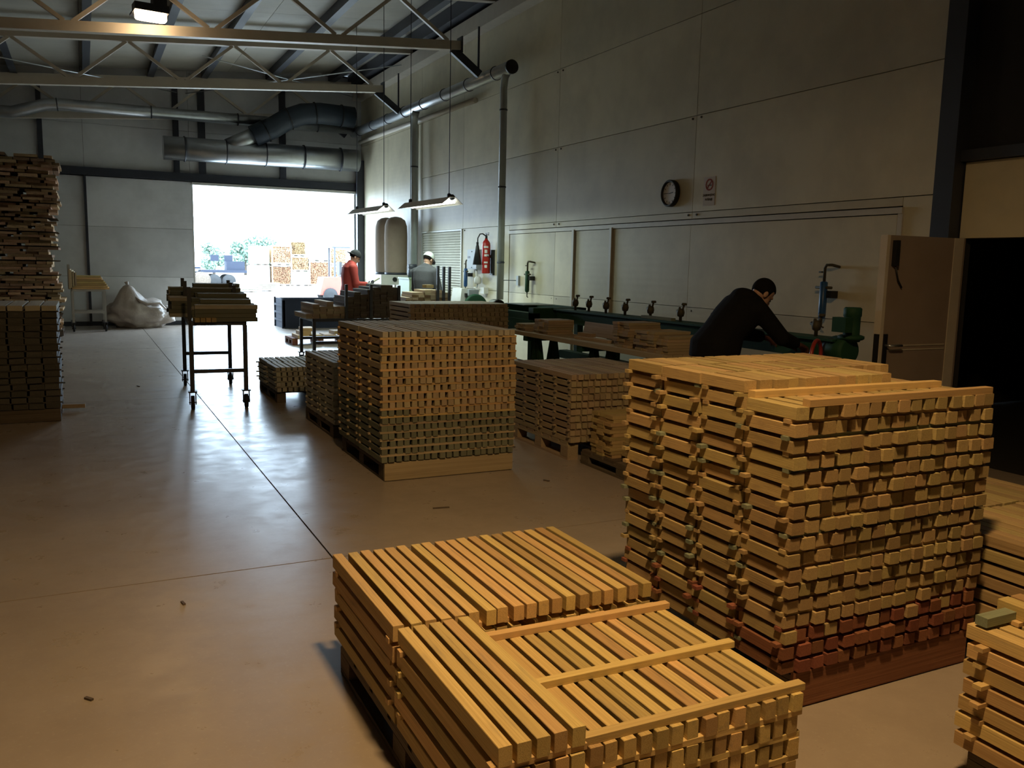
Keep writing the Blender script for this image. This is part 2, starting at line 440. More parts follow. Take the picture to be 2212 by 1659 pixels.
st.build('wall_store', STORE, None, kind='structure')
# open door leaf standing out from the doorway
d2 = empty('door_2', (6.58, 4.84, 0), kind='structure')
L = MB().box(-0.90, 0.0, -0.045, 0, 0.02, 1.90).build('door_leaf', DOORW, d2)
bx('door_edge', STEEL_CR, d2, -0.935, -0.90, -0.055, 0.01, 0.02, 1.90)
bx('door_edge', STEEL_CR, d2, -0.14, -0.03, -0.052, -0.045, 0.02, 1.90)
bx('door_rib', STEEL_CR, d2, -0.86, -0.16, -0.050, -0.045, 0.985, 0.995)
bx('door_rib', STEEL_CR, d2, -0.86, -0.16, -0.050, -0.045, 1.02, 1.03)
hd = bx('lock_plate', BLACK, d2, -0.885, -0.845, -0.056, -0.045, 0.88, 1.12)
MB().tube([(-0.865, -0.05, 1.03), (-0.865, -0.10, 1.03), (-0.73, -0.10, 1.03)], 0.011, 8).build('door_handle', GALV, hd)
bx('latch', BLACK, d2, -0.94, -0.928, -0.05, 0.0, 0.85, 1.12)
bx('door_closer', BLACK, d2, -0.86, -0.82, -0.085, -0.045, 1.66, 1.86)
MB().tube([(-0.84, -0.07, 1.66), (-0.80, -0.07, 1.55), (-0.74, -0.06, 1.49)], 0.007, 6).build('door_closer_arm', BLACK, d2)

# back wall with the big open doorway
BY = 22.3
wb = MB().box(-9.2, 2.4, BY + .06, BY + .15, 0, 6.3).box(2.4, 6.7, BY + .06, BY + .15, 3.42, 6.3).box(6.47, 6.7, BY + .06, BY + .15, 0, 3.42).build('wall_back', SEAM, None, kind='structure')
def bpanel(x0, x1, z0, z1, y=BY, mat=PANEL_B):
    bx('wall_panel', mat, wb, x0 + .003, x1 - .003, y, y + .06, z0 + .003, z1 - .003)
XB = [-9.2, -6.1, -3.0, 0.1, 2.4]
for i in range(4):
    for z0, z1 in ((0, 1.15), (1.15, 2.3), (2.3, 3.45)):
        bpanel(XB[i], XB[i + 1], z0, z1)
for x0, x1 in ((-9.2, -6.1), (-6.1, -3), (-3, 0.1), (0.1, 2.37), (2.37, 4.57), (4.57, 6.6)):
    bpanel(x0, x1, 3.42, 4.6); bpanel(x0, x1, 4.6, 6.25)
bx('trim_3', STEEL_DK, None, -9.2, 6.6, BY - 0.10, BY - 0.002, 3.44, 3.62, kind='structure')
for n, x, z0, w in ((4, 0.1, 0.0, 0.055), (5, 2.08, 3.62, 0.13), (6, 2.66, 3.62, 0.16), (7, 4.57, 3.62, 0.15), (8, -0.75, 3.62, 0.1)):
    z1 = 3.44 if z0 == 0 else 5.45 + 0.0826 * x
    bx('trim_%d' % n, STEEL_DK, None, x - w / 2, x + w / 2, BY - 0.08, BY - 0.003, z0, z1, kind='structure')
bx('trim_9', STEEL_DK, None, 6.42, 6.598, BY - 0.25, BY - 0.1, 0, 4.2, kind='structure')
bx('trim_10', STEEL_WH, None, 6.40, 6.47, BY + 0.0, BY + 0.35, 0, 3.42, kind='structure')
bx('trim_11', STEEL_WH, None, 2.40, 2.43, BY - .004, BY + 0.2, 0, 3.42, kind='structure')
bx('trim_12', STEEL_WH, None, 2.40, 6.47, BY - .09, BY + 0.2, 3.36, 3.42, kind='structure')
bx('baseboard_back', STEEL_DK, None, -9.2, 2.38, BY - .03, BY - .003, 0, 0.1, kind='structure')
# hall sides that the picture does not reach but the light does
bx('wall_left', PANEL, None, -9.3, -9.2, -7.2, 22.4, 0, 5.2, kind='structure')
bx('wall_front', PANEL, None, -9.3, 6.7, -7.3, -7.2, 0, 6.4, kind='structure')

# roof: deck sheets on purlins on trusses, rising towards the right wall
SL = 0.0826
def zr(x, base): return base + SL * x
rf = empty('ceiling', (0, 0, 0), kind='structure')
ye = [-7.3, -1.3, 4.7, 10.7, 16.7, 22.5]
for j in range(5):
    for x0, x1 in ((-9.3, -6.2), (-6.2, -3.1), (-3.1, 0.1), (0.1, 3.3), (3.3, 6.75)):
        y0, y1 = ye[j] + .004, ye[j + 1] - .004
        vs = [(x, y, zr(x, 5.80) + t) for t in (0, 0.1) for y in (y0, y1) for x in (x0 + .004, x1 - .004)]
        MB().add(vs, [(0, 2, 3, 1), (4, 5, 7, 6), (0, 1, 5, 4), (2, 6, 7, 3), (0, 4, 6, 2), (1, 3, 7, 5)]).build('deck_sheet', DECK, rf)
vs = [(x, y, zr(x, 5.80) + t) for t in (0.1, 0.14) for y in (-7.3, 22.5) for x in (-9.3, 6.75)]
MB().add(vs, [(0, 2, 3, 1), (4, 5, 7, 6), (0, 1, 5, 4), (2, 6, 7, 3), (0, 4, 6, 2), (1, 3, 7, 5)]).build('roof_light_seal', SEAM, rf)  # unseen cover added to stop sky light leaking between deck sheets
for x in (-6.7, -5.3, -3.95, -2.55, -1.2, 0.2, 1.53, 2.7, 4.2, 5.75):
    z = zr(x, 5.80)
    p = MB()
    p.box(x - 0.012, x + 0.012, -7.2, 22.3, z - 0.21, z)
    p.box(x - 0.05, x + 0.09, -7.2, 22.3, z - 0.222, z - 0.21)
    p.build('purlin', PURLIN, rf)
p = MB().box(6.25, 6.5, -7.2, 22.3, zr(6.3, 5.8) - 0.27, zr(6.3, 5.8) - .01)
p.build('purlin', PURLIN, rf)
bx('eave_beam', STEEL_CR, rf, 6.36, 6.595, 5.1, 22.25, 5.70, 5.96)

def truss(y, label, xa=-9.1):
    t = empty('roof_truss', (0, y, 0), 0, label, 'roof truss', 'roof trusses')
    c = 0.14
    MB().beam((xa, 0, zr(xa, 4.72)), (5.75, 0, zr(5.75, 4.72)), 0.13, c).build('bottom_chord', STEEL_CR, t)
    MB().beam((xa, 0, zr(xa, 5.52)), (6.4, 0, zr(6.4, 5.52)), 0.13, c).build('top_chord', STEEL_CR, t)
    x = -0.05
    while x > xa + 1: x -= 1.88
    while x < 5.7:
        for s in (-1, 1):
            x2 = x + s * 0.92
            if xa < x2 < 6.45:
                MB().beam((x + s * .05, 0, zr(x, 4.79)), (x2, 0, zr(x2, 5.45)), 0.055).build('web_bar', STEEL_CR, t)
        x += 1.88
    bx('end_plate', STEEL_DK, t, 5.75, 5.77, -.11, .11, zr(5.75, 4.60), zr(5.75, 4.86))
    MB().beam((5.62, 0, zr(5.7, 4.66)), (6.12, 0, 4.78), 0.07, 0.13).build('knee_brace', STEEL_DK, t)
    return t
truss(13.75, 'nearest cream lattice roof truss carrying the lit floodlight')
truss(17.9, 'middle cream lattice roof truss, second in front of the back wall')
truss(22.05, 'farthest grey-looking lattice roof truss tight against the back wall')
truss(1.3, 'cream lattice roof truss over the low foreground timber stack')
def rod(a, b, label):
    MB().tube([a, b], 0.011, 6).build('bracing_rod', GALV, None, label=label, cat='bracing rod', group='roof bracing rods')
rod((2.2, 17.98, 5.45), (6.3, 22.0, 5.75), 'thin roof bracing rod slanting from middle truss towards the wall corner')
rod((6.2, 17.98, 5.75), (2.3, 22.0, 5.42), 'thin roof bracing rod rising from back truss towards the right wall')
rod((-2.0, 17.98, 5.10), (2.1, 22.0, 5.42), 'thin roof bracing rod at the left between the two far trusses')

# ================================================================ LAMPS
def floodlight(loc, label, watts, aim, spread=PI):
    t = empty('floodlight', loc, 0, label, 'floodlight', 'floodlights on the trusses')
    d = Vector(aim).normalized()
    q = d.to_track_quat('-Z', 'Y').to_matrix().to_4x4()
    h = MB()
    if True:
        vs = [(-.21, -.14, 0), (.21, -.14, 0), (.21, .14, 0), (-.21, .14, 0), (-.13, -.08, .17), (.13, -.08, .17), (.13, .08, .17), (-.13, .08, .17)]
        h.add([q @ Vector(v) for v in vs], [(0, 1, 5, 4), (1, 2, 6, 5), (2, 3, 7, 6), (3, 0, 4, 7), (4, 5, 6, 7), (3, 2, 1, 0)])
    h.build('housing', STEEL_DK, t)
    g = MB().add([q @ Vector(v) for v in ((-.19, -.12, -.006), (.19, -.12, -.006), (.19, .12, -.006), (-.19, .12, -.006), (-.19, -.12, -.001), (.19, -.12, -.001), (.19, .12, -.001), (-.19, .12, -.001))],
                 [(3, 2, 1, 0), (4, 5, 6, 7), (0, 1, 5, 4), (1, 2, 6, 5), (2, 3, 7, 6), (3, 0, 4, 7)])
    g.build('glass', E_LAMP, t)
    gear = MB().box(-0.09, 0.09, -0.06, 0.06, 0.17, 0.26, q)
    gear.build('ballast_box', STEEL_DK, t)
    MB().beam((q @ Vector((-.22, 0, .08))), (q @ Vector((-.22, .2, .2))), 0.02, 0.04).build('bracket', STEEL_DK, t)
    MB().beam((q @ Vector((.22, 0, .08))), (q @ Vector((.22, .2, .2))), 0.02, 0.04).build('bracket', STEEL_DK, t)
    bx('hanger', STEEL_DK, t, -.02, .02, .16, .20, .05, .29)
    ld = bpy.data.lights.new('floodlight_lamp', 'AREA')
    ld.shape = 'RECTANGLE'; ld.size = 0.36; ld.size_y = 0.22; ld.energy = watts; ld.color = WARM; ld.spread = spread
    lo = bpy.data.objects.new('lamp_light', ld); COL.objects.link(lo); lo.parent = t
    lo.matrix_local = Matrix.Translation(q @ Vector((0, 0, -0.012))) @ q
    return t
floodlight((1.05, 1.12, 4.52), 'dark floodlight over the low foreground timber stack', LAMP_NEAR_W, (0.05, 0.32, -1), math.radians(138))
def drum_lamp(loc, label):
    t = empty('floodlight', loc, 0.12, label, 'floodlight', 'floodlights on the trusses')
    m = MB()
    vs = []
    for z, a, b in ((-.10, .19, .085), (-.08, .205, .10), (.0, .205, .10)):
        for k in range(20):
            q = 2 * PI * k / 20
            e = .55
            vs.append((a * math.copysign(abs(math.cos(q)) ** e, math.cos(q)), b * math.copysign(abs(math.sin(q)) ** e, math.sin(q)), z))
    m.add(vs, [(i * 20 + k, i * 20 + (k + 1) % 20, (i + 1) * 20 + (k + 1) % 20, (i + 1) * 20 + k) for i in range(2) for k in range(20)] + [tuple(reversed(range(20)))], True)
    m.build('drum_glass', E_DRUM, t)
    bx('housing', STEEL_DK, t, -.22, .22, -.115, .115, 0.0, .10)
    bx('ballast_box', STEEL_DK, t, .02, .20, -.09, .09, .10, .22)
    bx('bracket', STEEL_DK, t, .16, .20, .115, .42, .02, .05)
    bx('bracket', STEEL_DK, t, -.20, -.16, .115, .42, .02, .05)
    return t
drum_lamp((0.97, 13.30, 4.93), 'lit floodlight with glowing glass on the nearest visible roof truss')

def strip_light(x, y0, y1, z, label):
    t = empty('strip_light', (x, (y0 + y1) / 2, z), 0.05, label, 'strip light', 'hanging strip lights')
    L = (y1 - y0) / 2
    r = MB()
    prof = [(-.17, -.07), (-.05, .03), (.05, .03), (.17, -.07)]
    vs = [(px, s * L, pz) for s in (-1, 1) for px, pz in prof] + [(px, s * L, pz - .006) for s in (-1, 1) for px, pz in prof]
    fs = []
    for k in range(3):
        fs += [(k, k + 1, k + 5, k + 4), (k + 8, k + 12, k + 13, k + 9)]
    fs += [(0, 4, 12, 8), (3, 11, 15, 7), (0, 8, 9, 1), (1, 9, 10, 2), (2, 10, 11, 3), (4, 5, 13, 12), (5, 6, 14, 13), (6, 7, 15, 14)]
    r.add(vs, fs).build('reflector', STEEL_CR, t)
    for sx in (-.06, .06):
        MB().tube([(sx, -L * .93, -.045), (sx, L * .93, -.045)], 0.014, 8).build('tube', E_TUBE, t)
    for s in (-1, 1):
        MB().lathe([(0.012, 0), (0.03, 0.005), (0.03, 0.05), (0.015, 0.06)], (0, s * L * .85, 0.03), 10).build('hanger_boss', STEEL_DK, t)
        zt = zr(x, 5.78) - z
        MB().tube([(0, s * L * .85, 0.08), (0, s * L * .85, zt)], 0.006, 6).build('chain', STEEL_DK, t)
    MB().ball((0.03, -L * .9, 0.03), 0.045).build('cable_gland', STEEL_DK, t)
    ld = bpy.data.lights.new('strip_lamp', 'AREA')
    ld.shape = 'RECTANGLE'; ld.size = 0.16; ld.size_y = 2 * L * .9; ld.energy = TUBE_W; ld.color = (0.80, 1.0, 0.86)
    lo = bpy.data.objects.new('lamp_light', ld); COL.objects.link(lo); lo.parent = t
    lo.location = (0, 0, -0.065)
    return t
strip_light(5.0, 12.25, 14.05, 2.58, 'hanging strip light nearer the camera, above the grey-jacketed man')
strip_light(5.0, 15.45, 17.2, 2.62, 'hanging strip light farther away, beside the open doorway')

# ================================================================ DUCTS AND PIPES
def duct(name, pts, r, mat, label, cat='duct', group=None, rings=0, ringmat=None, cap=None, n=20):
    t = empty(name, pts[0], 0, label, cat, group)
    o = Vector(pts[0])
    P = [Vector(p) - o for p in pts]
    MB().tube(P, r, n).build('pipe_run', mat, t)
    if rings:
        a, b = P[0], P[-1]
        for k in range(rings):
            f = (k + .5) / rings
            # position along the polyline
            L = [(P[i + 1] - P[i]).length for i in range(len(P) - 1)]
            d = f * sum(L); i = 0
            while d > L[i]: d -= L[i]; i += 1
            c = P[i].lerp(P[i + 1], d / L[i]); u = (P[i + 1] - P[i]).normalized() * 0.012
            MB().tube([c - u, c + u], r * 1.07 + .004, n).build('clamp_ring', ringmat or STEEL_DK, t)
    return t
d1 = duct('wall_duct', [(6.33, 12.95, 4.78), (6.33, 22.1, 4.86)], 0.105, GALV, 'shiny round steel duct running along the right wall', rings=8)
MB().lathe([(0.112, -.02), (0.112, 0.02)], (0, -0.01, 0), 20, 'Y').build('end_cap', BLACK, d1)
for y in (14.3, 18.6):
    bx('hanger_strap', STEEL_DK, d1, 0.0, 0.03, y - 12.95 - .012, y - 12.95 + .012, 0.1, 0.93)
duct('wall_conduit', [(6.5, 14.75, 4.56), (6.5, 22.1, 4.66)], 0.05, STEEL_CR, 'thin cream conduit below the shiny wall duct', 'pipe', rings=0)
duct('extraction_pipe', [(6.33, 13.1, 4.72), (6.33, 13.18, 4.66), (6.35, 13.27, 4.5), (6.36, 13.28, 4.3), (6.36, 13.28, 1.02)], 0.06, GALV_MATT, 'vertical zinc extraction pipe beside the fire extinguisher', 'pipe', 'vertical extraction pipes', rings=3)
duct('extraction_pipe', [(6.33, 17.42, 4.74), (6.33, 17.5, 4.66), (6.35, 17.6, 4.5), (6.36, 17.61, 4.3), (6.36, 17.61, 0.1)], 0.075, GALV_MATT, 'vertical zinc extraction pipe beside the louvred window', 'pipe', 'vertical extraction pipes', rings=2)
duct('down_pipe', [(6.52, 17.92, 0.05), (6.52, 17.92, 4.55)], 0.05, STEEL_CR, 'slim cream vertical pipe right behind the zinc extraction pipe', 'pipe')
duct('main_duct', [(1.75, 21.75, 4.12), (6.35, 21.75, 4.15)], 0.27, GALV, 'wide round steel duct above the open doorway', rings=5)
duct('upper_pipe', [(-3.2, 21.85, 4.62), (-1.25, 21.85, 4.64), (-0.95, 21.85, 4.74), (-0.6, 21.85, 4.86), (-0.3, 21.85, 4.89), (6.3, 21.85, 4.93)], 0.13, GALV, 'narrower steel pipe high on the back wall above the wide duct', rings=5)
fd = duct('flexible_duct', [(3.75, 21.6, 4.52), (4.2, 21.55, 4.75), (4.55, 21.5, 4.98), (4.9, 21.45, 5.12), (5.3, 21.42, 5.17), (6.15, 21.42, 5.15)], 0.25, FLEX, 'dark bent duct joining the wide duct above the doorway', rings=4, ringmat=BLACK)
duct('branch_pipe', [(3.2, 21.72, 4.25), (3.85, 21.6, 4.58)], 0.19, GALV, 'short steel branch piece between wide duct and dark bent duct')

# ================================================================ THINGS ON THE RIGHT WALL
# wall clock
ck = empty('wall_clock', (6.6, 8.88, 2.53), 0, 'round black-rimmed wall clock on the right wall', 'clock')
rim = [(0.165, 0), (0.165, -0.05), (0.150, -0.062), (0.138, -0.05), (0.136, -0.03)]
MB().lathe(rim, (0, 0, 0), 40, 'X').build('rim', BLACK, ck)
MB().lathe([(0.136, -0.028), (0.136, -0.033)], (0, 0, 0), 40, 'X').build('face', CLOCKF, ck)
for k in range(12):
    a = k * PI / 6; r = 0.112
    bx_m = Matrix.Translation((-0.034, -r * math.sin(a), r * math.cos(a))) @ Matrix.Rotation(a, 4, 'X')
    MB().box(-.001, .001, -.004, .004, -.012, .012, bx_m).build('hour_mark', BLACK, ck)
def hand(a, L, w, x):
    M = Matrix.Translation((x, 0, 0)) @ Matrix.Rotation(a, 4, 'X')
    MB().box(-.001, .001, -w, w, -.02, L, M).build('hand', BLACK, ck)
hand(-PI / 2, 0.105, .0035, -.037)   # minute hand at nine
hand(-PI * 2 * 0.0 + math.radians(82.5), 0.07, .005, -.036)
# no smoking notice
sg = empty('no_smoking_notice', (6.6, 8.16, 2.51), 0, 'white no-smoking notice taped beside the clock', 'sign')
MB().box(-0.004, -0.001, -0.105, 0.105, -0.165, 0.165).build('sheet', PAPER, sg)
rg = MB()
n = 32
vs = []
for k in range(n):
    a = 2 * PI * k / n
    for r in (0.052, 0.068):
        for x in (-0.0065, -0.004): vs.append((x, r * math.cos(a), 0.075 + r * math.sin(a)))
fs = []
for k in range(n):
    a = 4 * k; b = 4 * ((k + 1) % n)
    fs += [(a, b, b + 2, a + 2), (a + 1, a + 3, b + 3, b + 1), (a, a + 1, b + 1, b), (a + 2, b + 2, b + 3, a + 3)]
rg.add(vs, fs)
RED_INK = plain('red_ink', (0.32, 0.05, 0.03), 0.8); BLACK_INK = plain('black_ink', (0.03, 0.025, 0.02), 0.8)
rg.build('prohibition_ring', RED_INK, sg)
MB().box(-.0065, -.004, -.058, .058, -.008, .008, Matrix.Translation((0, 0, .075)) @ Matrix.Rotation(-PI / 4, 4, 'X')).build('prohibition_bar', RED_INK, sg)
MB().box(-.0055, -.004, -.04, .032, -.005, .005, Matrix.Translation((0, 0, .068))).build('cigarette', BLACK_INK, sg)
def text_mesh(s, size):
    cu = bpy.data.curves.new('lettering', 'FONT'); cu.body = s; cu.size = size; cu.extrude = 0.001
    cu.align_x = 'CENTER'; cu.align_y = 'CENTER'
    o = bpy.data.objects.new('lettering', cu); COL.objects.link(o)
    me = bpy.data.meshes.new_from_object(o.evaluated_get(bpy.context.evaluated_depsgraph_get()))
    bpy.data.objects.remove(o); bpy.data.curves.remove(cu); return me
for s, z in (('ZABRANJENO', -0.045), ('PU\u0160ENJE', -0.095)):
    o = link('lettering', text_mesh(s, 0.036), BLACK_INK, sg)
    o.location = (-0.0055, 0, z); o.rotation_euler = (PI / 2, 0, -PI / 2)
# fire extinguisher (carbon dioxide type with horn)
fe = empty('fire_extinguisher', (6.47, 14.12, 1.45), 0, 'red fire extinguisher with black horn hanging on the right wall', 'extinguisher')
MB().lathe([(0.02, 0), (0.068, 0.0), (0.076, 0.012), (0.076, 0.50), (0.07, 0.54), (0.05, 0.575), (0.028, 0.595), (0.025, 0.62)], n=24).build('cylinder', REDP, fe)
MB().lathe([(0.022, 0.61), (0.022, 0.66), (0.012, 0.67), (0.012, 0.70)], n=12).box(-.012, .012, -.09, .03, .675, .69).box(-.01, .01, -.1, .03, .705, .718).build('valve', BLACK, fe)
MB().tube([(0, 0.0, 0.655), (-.06, 0.02, 0.70), (-.11, 0.03, 0.695), (-.15, 0.04, 0.62), (-.15, 0.04, 0.54)], 0.011, 8).build('hose', BLACK, fe)
MB().lathe([(0.022, 0.0), (0.022, -0.05), (0.03, -0.07), (0.08, -0.40)], (-.155, 0.04, 0.55), 18).build('horn', BLACK, fe)
for z0, z1, w in ((0.45, 0.485, 1.1), (0.36, 0.42, .6), (0.30, 0.34, .8), (0.18, 0.21, .9), (0.10, 0.15, .6)):
    p = MB(); vs = []
    for k in range(7):
        a = 4.25 + w * (k - 3) / 6
        for z in (z0, z1):
            for r in (0.0765, 0.0785): vs.append((r * math.cos(a), r * math.sin(a), z))
    fs = []
    for k in range(6):
        o_ = 4 * k; q_ = 4 * (k + 1)
        fs += [(o_ + 1, o_ + 3, q_ + 3, q_ + 1), (o_, q_, q_ + 2, o_ + 2), (o_ + 2, q_ + 2, q_ + 3, o_ + 3), (o_, o_ + 1, q_ + 1, q_)]
    p.add(vs, fs).build('printed_label', WHITEP, fe)
MB().box(0.085, 0.128, -0.10, 0.03, -0.03, 0.42).box(0.07, 0.10, -.06, .03, .28, .33).build('wall_bracket', BLACK, fe)
MB().tube([(0.0, -0.082, .30), (0.0, -0.082, .34)], 0.02, 10).build('strap_buckle', GALV, fe)
# switch box
sb = empty('switch_box', (6.6, 14.72, 1.52), 0, 'grey electrical switch box beside the fire extinguisher', 'electrical box')
MB().box(-0.13, 0, -0.2, 0.24, 0, 0.36).build('box_body', GREYBOX, sb)
MB().box(-0.138, -0.13, -0.19, 0.23, 0.01, 0.35).build('box_lid', GREYBOX, sb)
MB().box(-0.141, -0.138, 0.10, 0.2, 0.20, 0.235).build('name_plate', BLACK, sb)
for z in (0.03, 0.32): MB().lathe([(0.01, -.138), (0.008, -.146)], (0, 0.02, z), 8, 'X').build('screw', BLACK, sb)
MB().tube([(-.07, -.05, 0), (-.07, -.06, -.1), (-.05, -.08, -.22)], 0.02, 8).build('cable', WHITEP, sb)
# plug sockets below with tangled leads
so = empty('socket_outlet', (6.6, 14.42, 1.08), 0, 'white wall socket with hanging leads below the switch box', 'socket')
MB().box(-0.09, 0, -0.14, 0.02, 0.0, 0.11).build('socket_body', WHITEP, so)
MB().lathe([(0.05, 0), (0.065, 0.03), (0.065, 0.10), (0.04, 0.14)], (-.08, 0.16, 0.17), 14).build('plug', WHITEP, so)
MB().tube([(-.08, .16, .17), (-.1, .18, .06), (-.12, .26, -.12), (-.12, .34, -.34), (-.12, .4, -.6)], 0.012, 6).build('lead', GREYBOX, so)
MB().tube([(-.08, .1, .05), (-.14, .12, -.05), (-.12, .18, -.2), (-.11, .16, -.6)], 0.014, 6).build('lead', W_BROWN, so)
MB().tube([(-.1, .05, .06), (-.15, .14, .1), (-.1, .22, .04), (-.14, .16, -.06), (-.1, .08, -.02)], 0.02, 6).build('lead', WHITEP, so)
sp = empty('isolator_switch', (6.6, 13.02, 1.27), 0, 'small grey pipe clip plate right of the zinc pipe', 'clip')
MB().box(-0.05, 0, -0.04, 0.04, 0, 0.16).build('plate', GREYBOX, sp)
MB().tube([(-.03, 0.03, .08), (-.2, .22, .08)], .007, 6).build('stay', STEEL_DK, sp)
# compressed-air filter regulators
def regulator(y, ztop, body, label, s=1.0):
    t = empty('air_regulator', (6.5, y, ztop), 0, label, 'air regulator', 'air regulators on the right wall')
    MB().tube([(0.1, -0.10 * s, -.02), (0, -0.09 * s, -.0), (0, -.02 * s, 0), (0, 0, -.03 * s), (0, 0, -.17 * s)], 0.014, 8).build('inlet_pipe', BRASS, t)
    MB().lathe([(0.02, 0), (0.036, -.01), (0.036, -.33 * s), (0.028, -.36 * s), (0.01, -.37 * s)], (0, 0, -.16 * s), 16).build('filter_body', body, t)
    MB().tube([(0, 0, -.52 * s), (0, 0, -.60 * s), (0, -.03, -.61 * s)], 0.009, 6).build('drain_pipe', BRASS, t)
    MB().tube([(0, -.10, -.22 * s), (0, .10, -.22 * s)], 0.014, 8).build('cross_valve', BRASS, t)
    MB().box(0.0, 0.1, -.10, -.03, -.32 * s, -.25 * s).build('gauge_block', BLACK, t)
    MB().tube([(0, .0, -.07 * s), (0, .07, -.07 * s)], 0.01, 6).build('lever', BRASS, t)
    MB().box(0.03, 0.1, -.02, .02, -.29 * s, -.27 * s).build('stand_off', BRASS, t)
    return t
regulator(15.1, 1.68, BLUEP, 'dark blue air regulator left of the grey switch box', .95)
regulator(12.55, 1.67, GREEN, 'dark green air regulator on the wall right of the zinc pipe', .95)
regulator(6.22, 1.67, BLUEP, 'blue air regulator on the wall above the far end of the bent man\'s machine', 1.0)

# ================================================================ MACHINES
# long green press along the right wall
gm = empty('press_machine', (5.6, 5.05, 0), 0, 'long dark green press with a row of valves along the right wall', 'machine')
bx('main_beam', GREEN, gm, -0.09, 0.09, 0.05, 4.75, 0.88, 1.05)
bx('beam_flange', GREEN, gm, -0.13, 0.13, 0.05, 4.75, 1.035, 1.055)
bx('lower_beam', GREEN, gm, -0.06, 0.06, 0.1, 4.7, 0.42, 0.52)
for y in (0.5, 2.0, 3.5):
    bx('leg', GREEN, gm, -0.06, 0.06, y - .06, y + .06, 0.0, 0.88)
    bx('foot_plate', GREEN, gm, -0.2, 0.2, y - .08, y + .08, 0.0, 0.02)
def valve(y):
    v = MB()
    v.lathe([(0.016, 0), (0.016, 0.045), (0.034, 0.055), (0.042, 0.09), (0.034, 0.125), (0.02, 0.135)], (0, y, 1.055), 12)
    o = v.build('valve', BRASS, gm)
    MB().tube([(0, y, 1.15), (0.0, y - .035, 1.19), (0.0, y - .05, 1.235)], 0.011, 8).build('valve_stem', BRASS, o)
    MB().lathe([(0.026, 0), (0.03, 0.012), (0.024, 0.025)], (0, y - .052, 1.225), 10).build('valve_knob', BRASS, o)
    MB().tube([(0, y + .01, 1.14), (0, y + .06, 1.165)], 0.016, 8).build('valve_port', BRASS, o)
    MB().lathe([(0.014, 0), (0.012, .02)], (0, y + .02, 1.185), 8).build('valve_cap', BRASS, o)
for y in (4.41, 4.08, 3.69, 3.28, 2.78, 2.24, 1.68, 0.36): valve(y)
# drive motor and gearbox at the near end
MB().lathe([(0.10, -0.02), (0.12, 0.0), (0.12, 0.14), (0.07, 0.17)], (0, 0.0, 0.96), 20, 'Y').build('gearbox', GREEN, gm)
MB().lathe([(0.07, 0), (0.08, 0.02), (0.08, 0.04), (0.066, 0.05), (0.066, 0.2), (0.072, 0.21), (0.072, 0.27), (0.06, 0.28)], (0.02, 0.0, 1.04), 18).build('motor', GREEN, gm)
bx('motor_terminal_box', GREEN, gm, -0.14, -0.06, -0.08, 0.06, 1.12, 1.24)
MB().lathe([(0.09, 0), (0.105, 0.01), (0.105, 0.03), (0.08, 0.04)], (0.02, 0.0, 1.055), 18).build('motor_flange', GREEN, gm)
MB().lathe([(0.06, 0), (0.09, .01), (0.09, .05), (0.05, .07)], (-0.1, 0.12, 0.97), 16, 'X').build('hand_wheel', BLACK, gm)
bx('gear_leg', GREEN, gm, 0.0, 0.1, -0.1, 0.0, 0.0, 0.86)

# frame of the feeding station left of the press
ff = empty('feed_frame', (5.6, 10.6, 0), 0, 'dark green steel feed frame at the left end of the press', 'machine frame')
for x in (-0.35, 0.35):
    for y in (-0.65, 0.55):
        bx('leg', GREEN, ff, x - .045, x + .045, y - .045, y + .045, 0, 0.84)
bx('top_rail', GREEN, ff, -0.40, -0.30, -0.75, 0.65, 0.84, 0.99)
bx('top_rail', GREEN, ff, 0.30, 0.40, -0.75, 0.65, 0.84, 1.06)
bx('cross_rail', GREEN, ff, -0.40, 0.40, -0.75, -0.62, 0.90, 1.06)
bx('cross_rail', GREEN, ff, -0.40, 0.40, 0.5, 0.62, 0.90, 1.06)
bx('side_plate', GREEN, ff, -0.41, -0.39, -0.7, 0.0, 0.72, 0.90)
bx('guide_plate', GALV_MATT, ff, -0.2, 0.25, -0.1, 0.45, 1.06, 1.07)
MB().lathe([(0.08, -.1), (0.10, -.08), (0.10, .1), (0.06, .14)], (-.36, .45, 1.02), 16, 'Y').build('roller', BLACK, ff)
# long wooden bench in front of the press
bn = empty('work_bench', (4.95, 8.0, 0), 0, 'long brown wooden bench in front of the green press', 'bench')
for k in range(4):
    bar('plank', W_BROWN, (-0.16 + k * 0.115, 0.05, 0.785), (0.108, 3.3, 0.05), parent=bn)
for y in (-1.35, -0.1, 1.2):
    for s in (-1, 1):
        MB().beam((-0.02, y, 0.75), (-0.02 + s * 0.0, y + s * 0.22, 0.0), 0.06, 0.06).build('leg', GREEN, bn)
        MB().beam((0.2, y, 0.75), (0.2, y + s * 0.22, 0.0), 0.06, 0.06).build('leg', GREEN, bn)
    bx('cross_bearer', GREEN, bn, -0.2, 0.24, y - .04, y + .04, 0.70, 0.76)
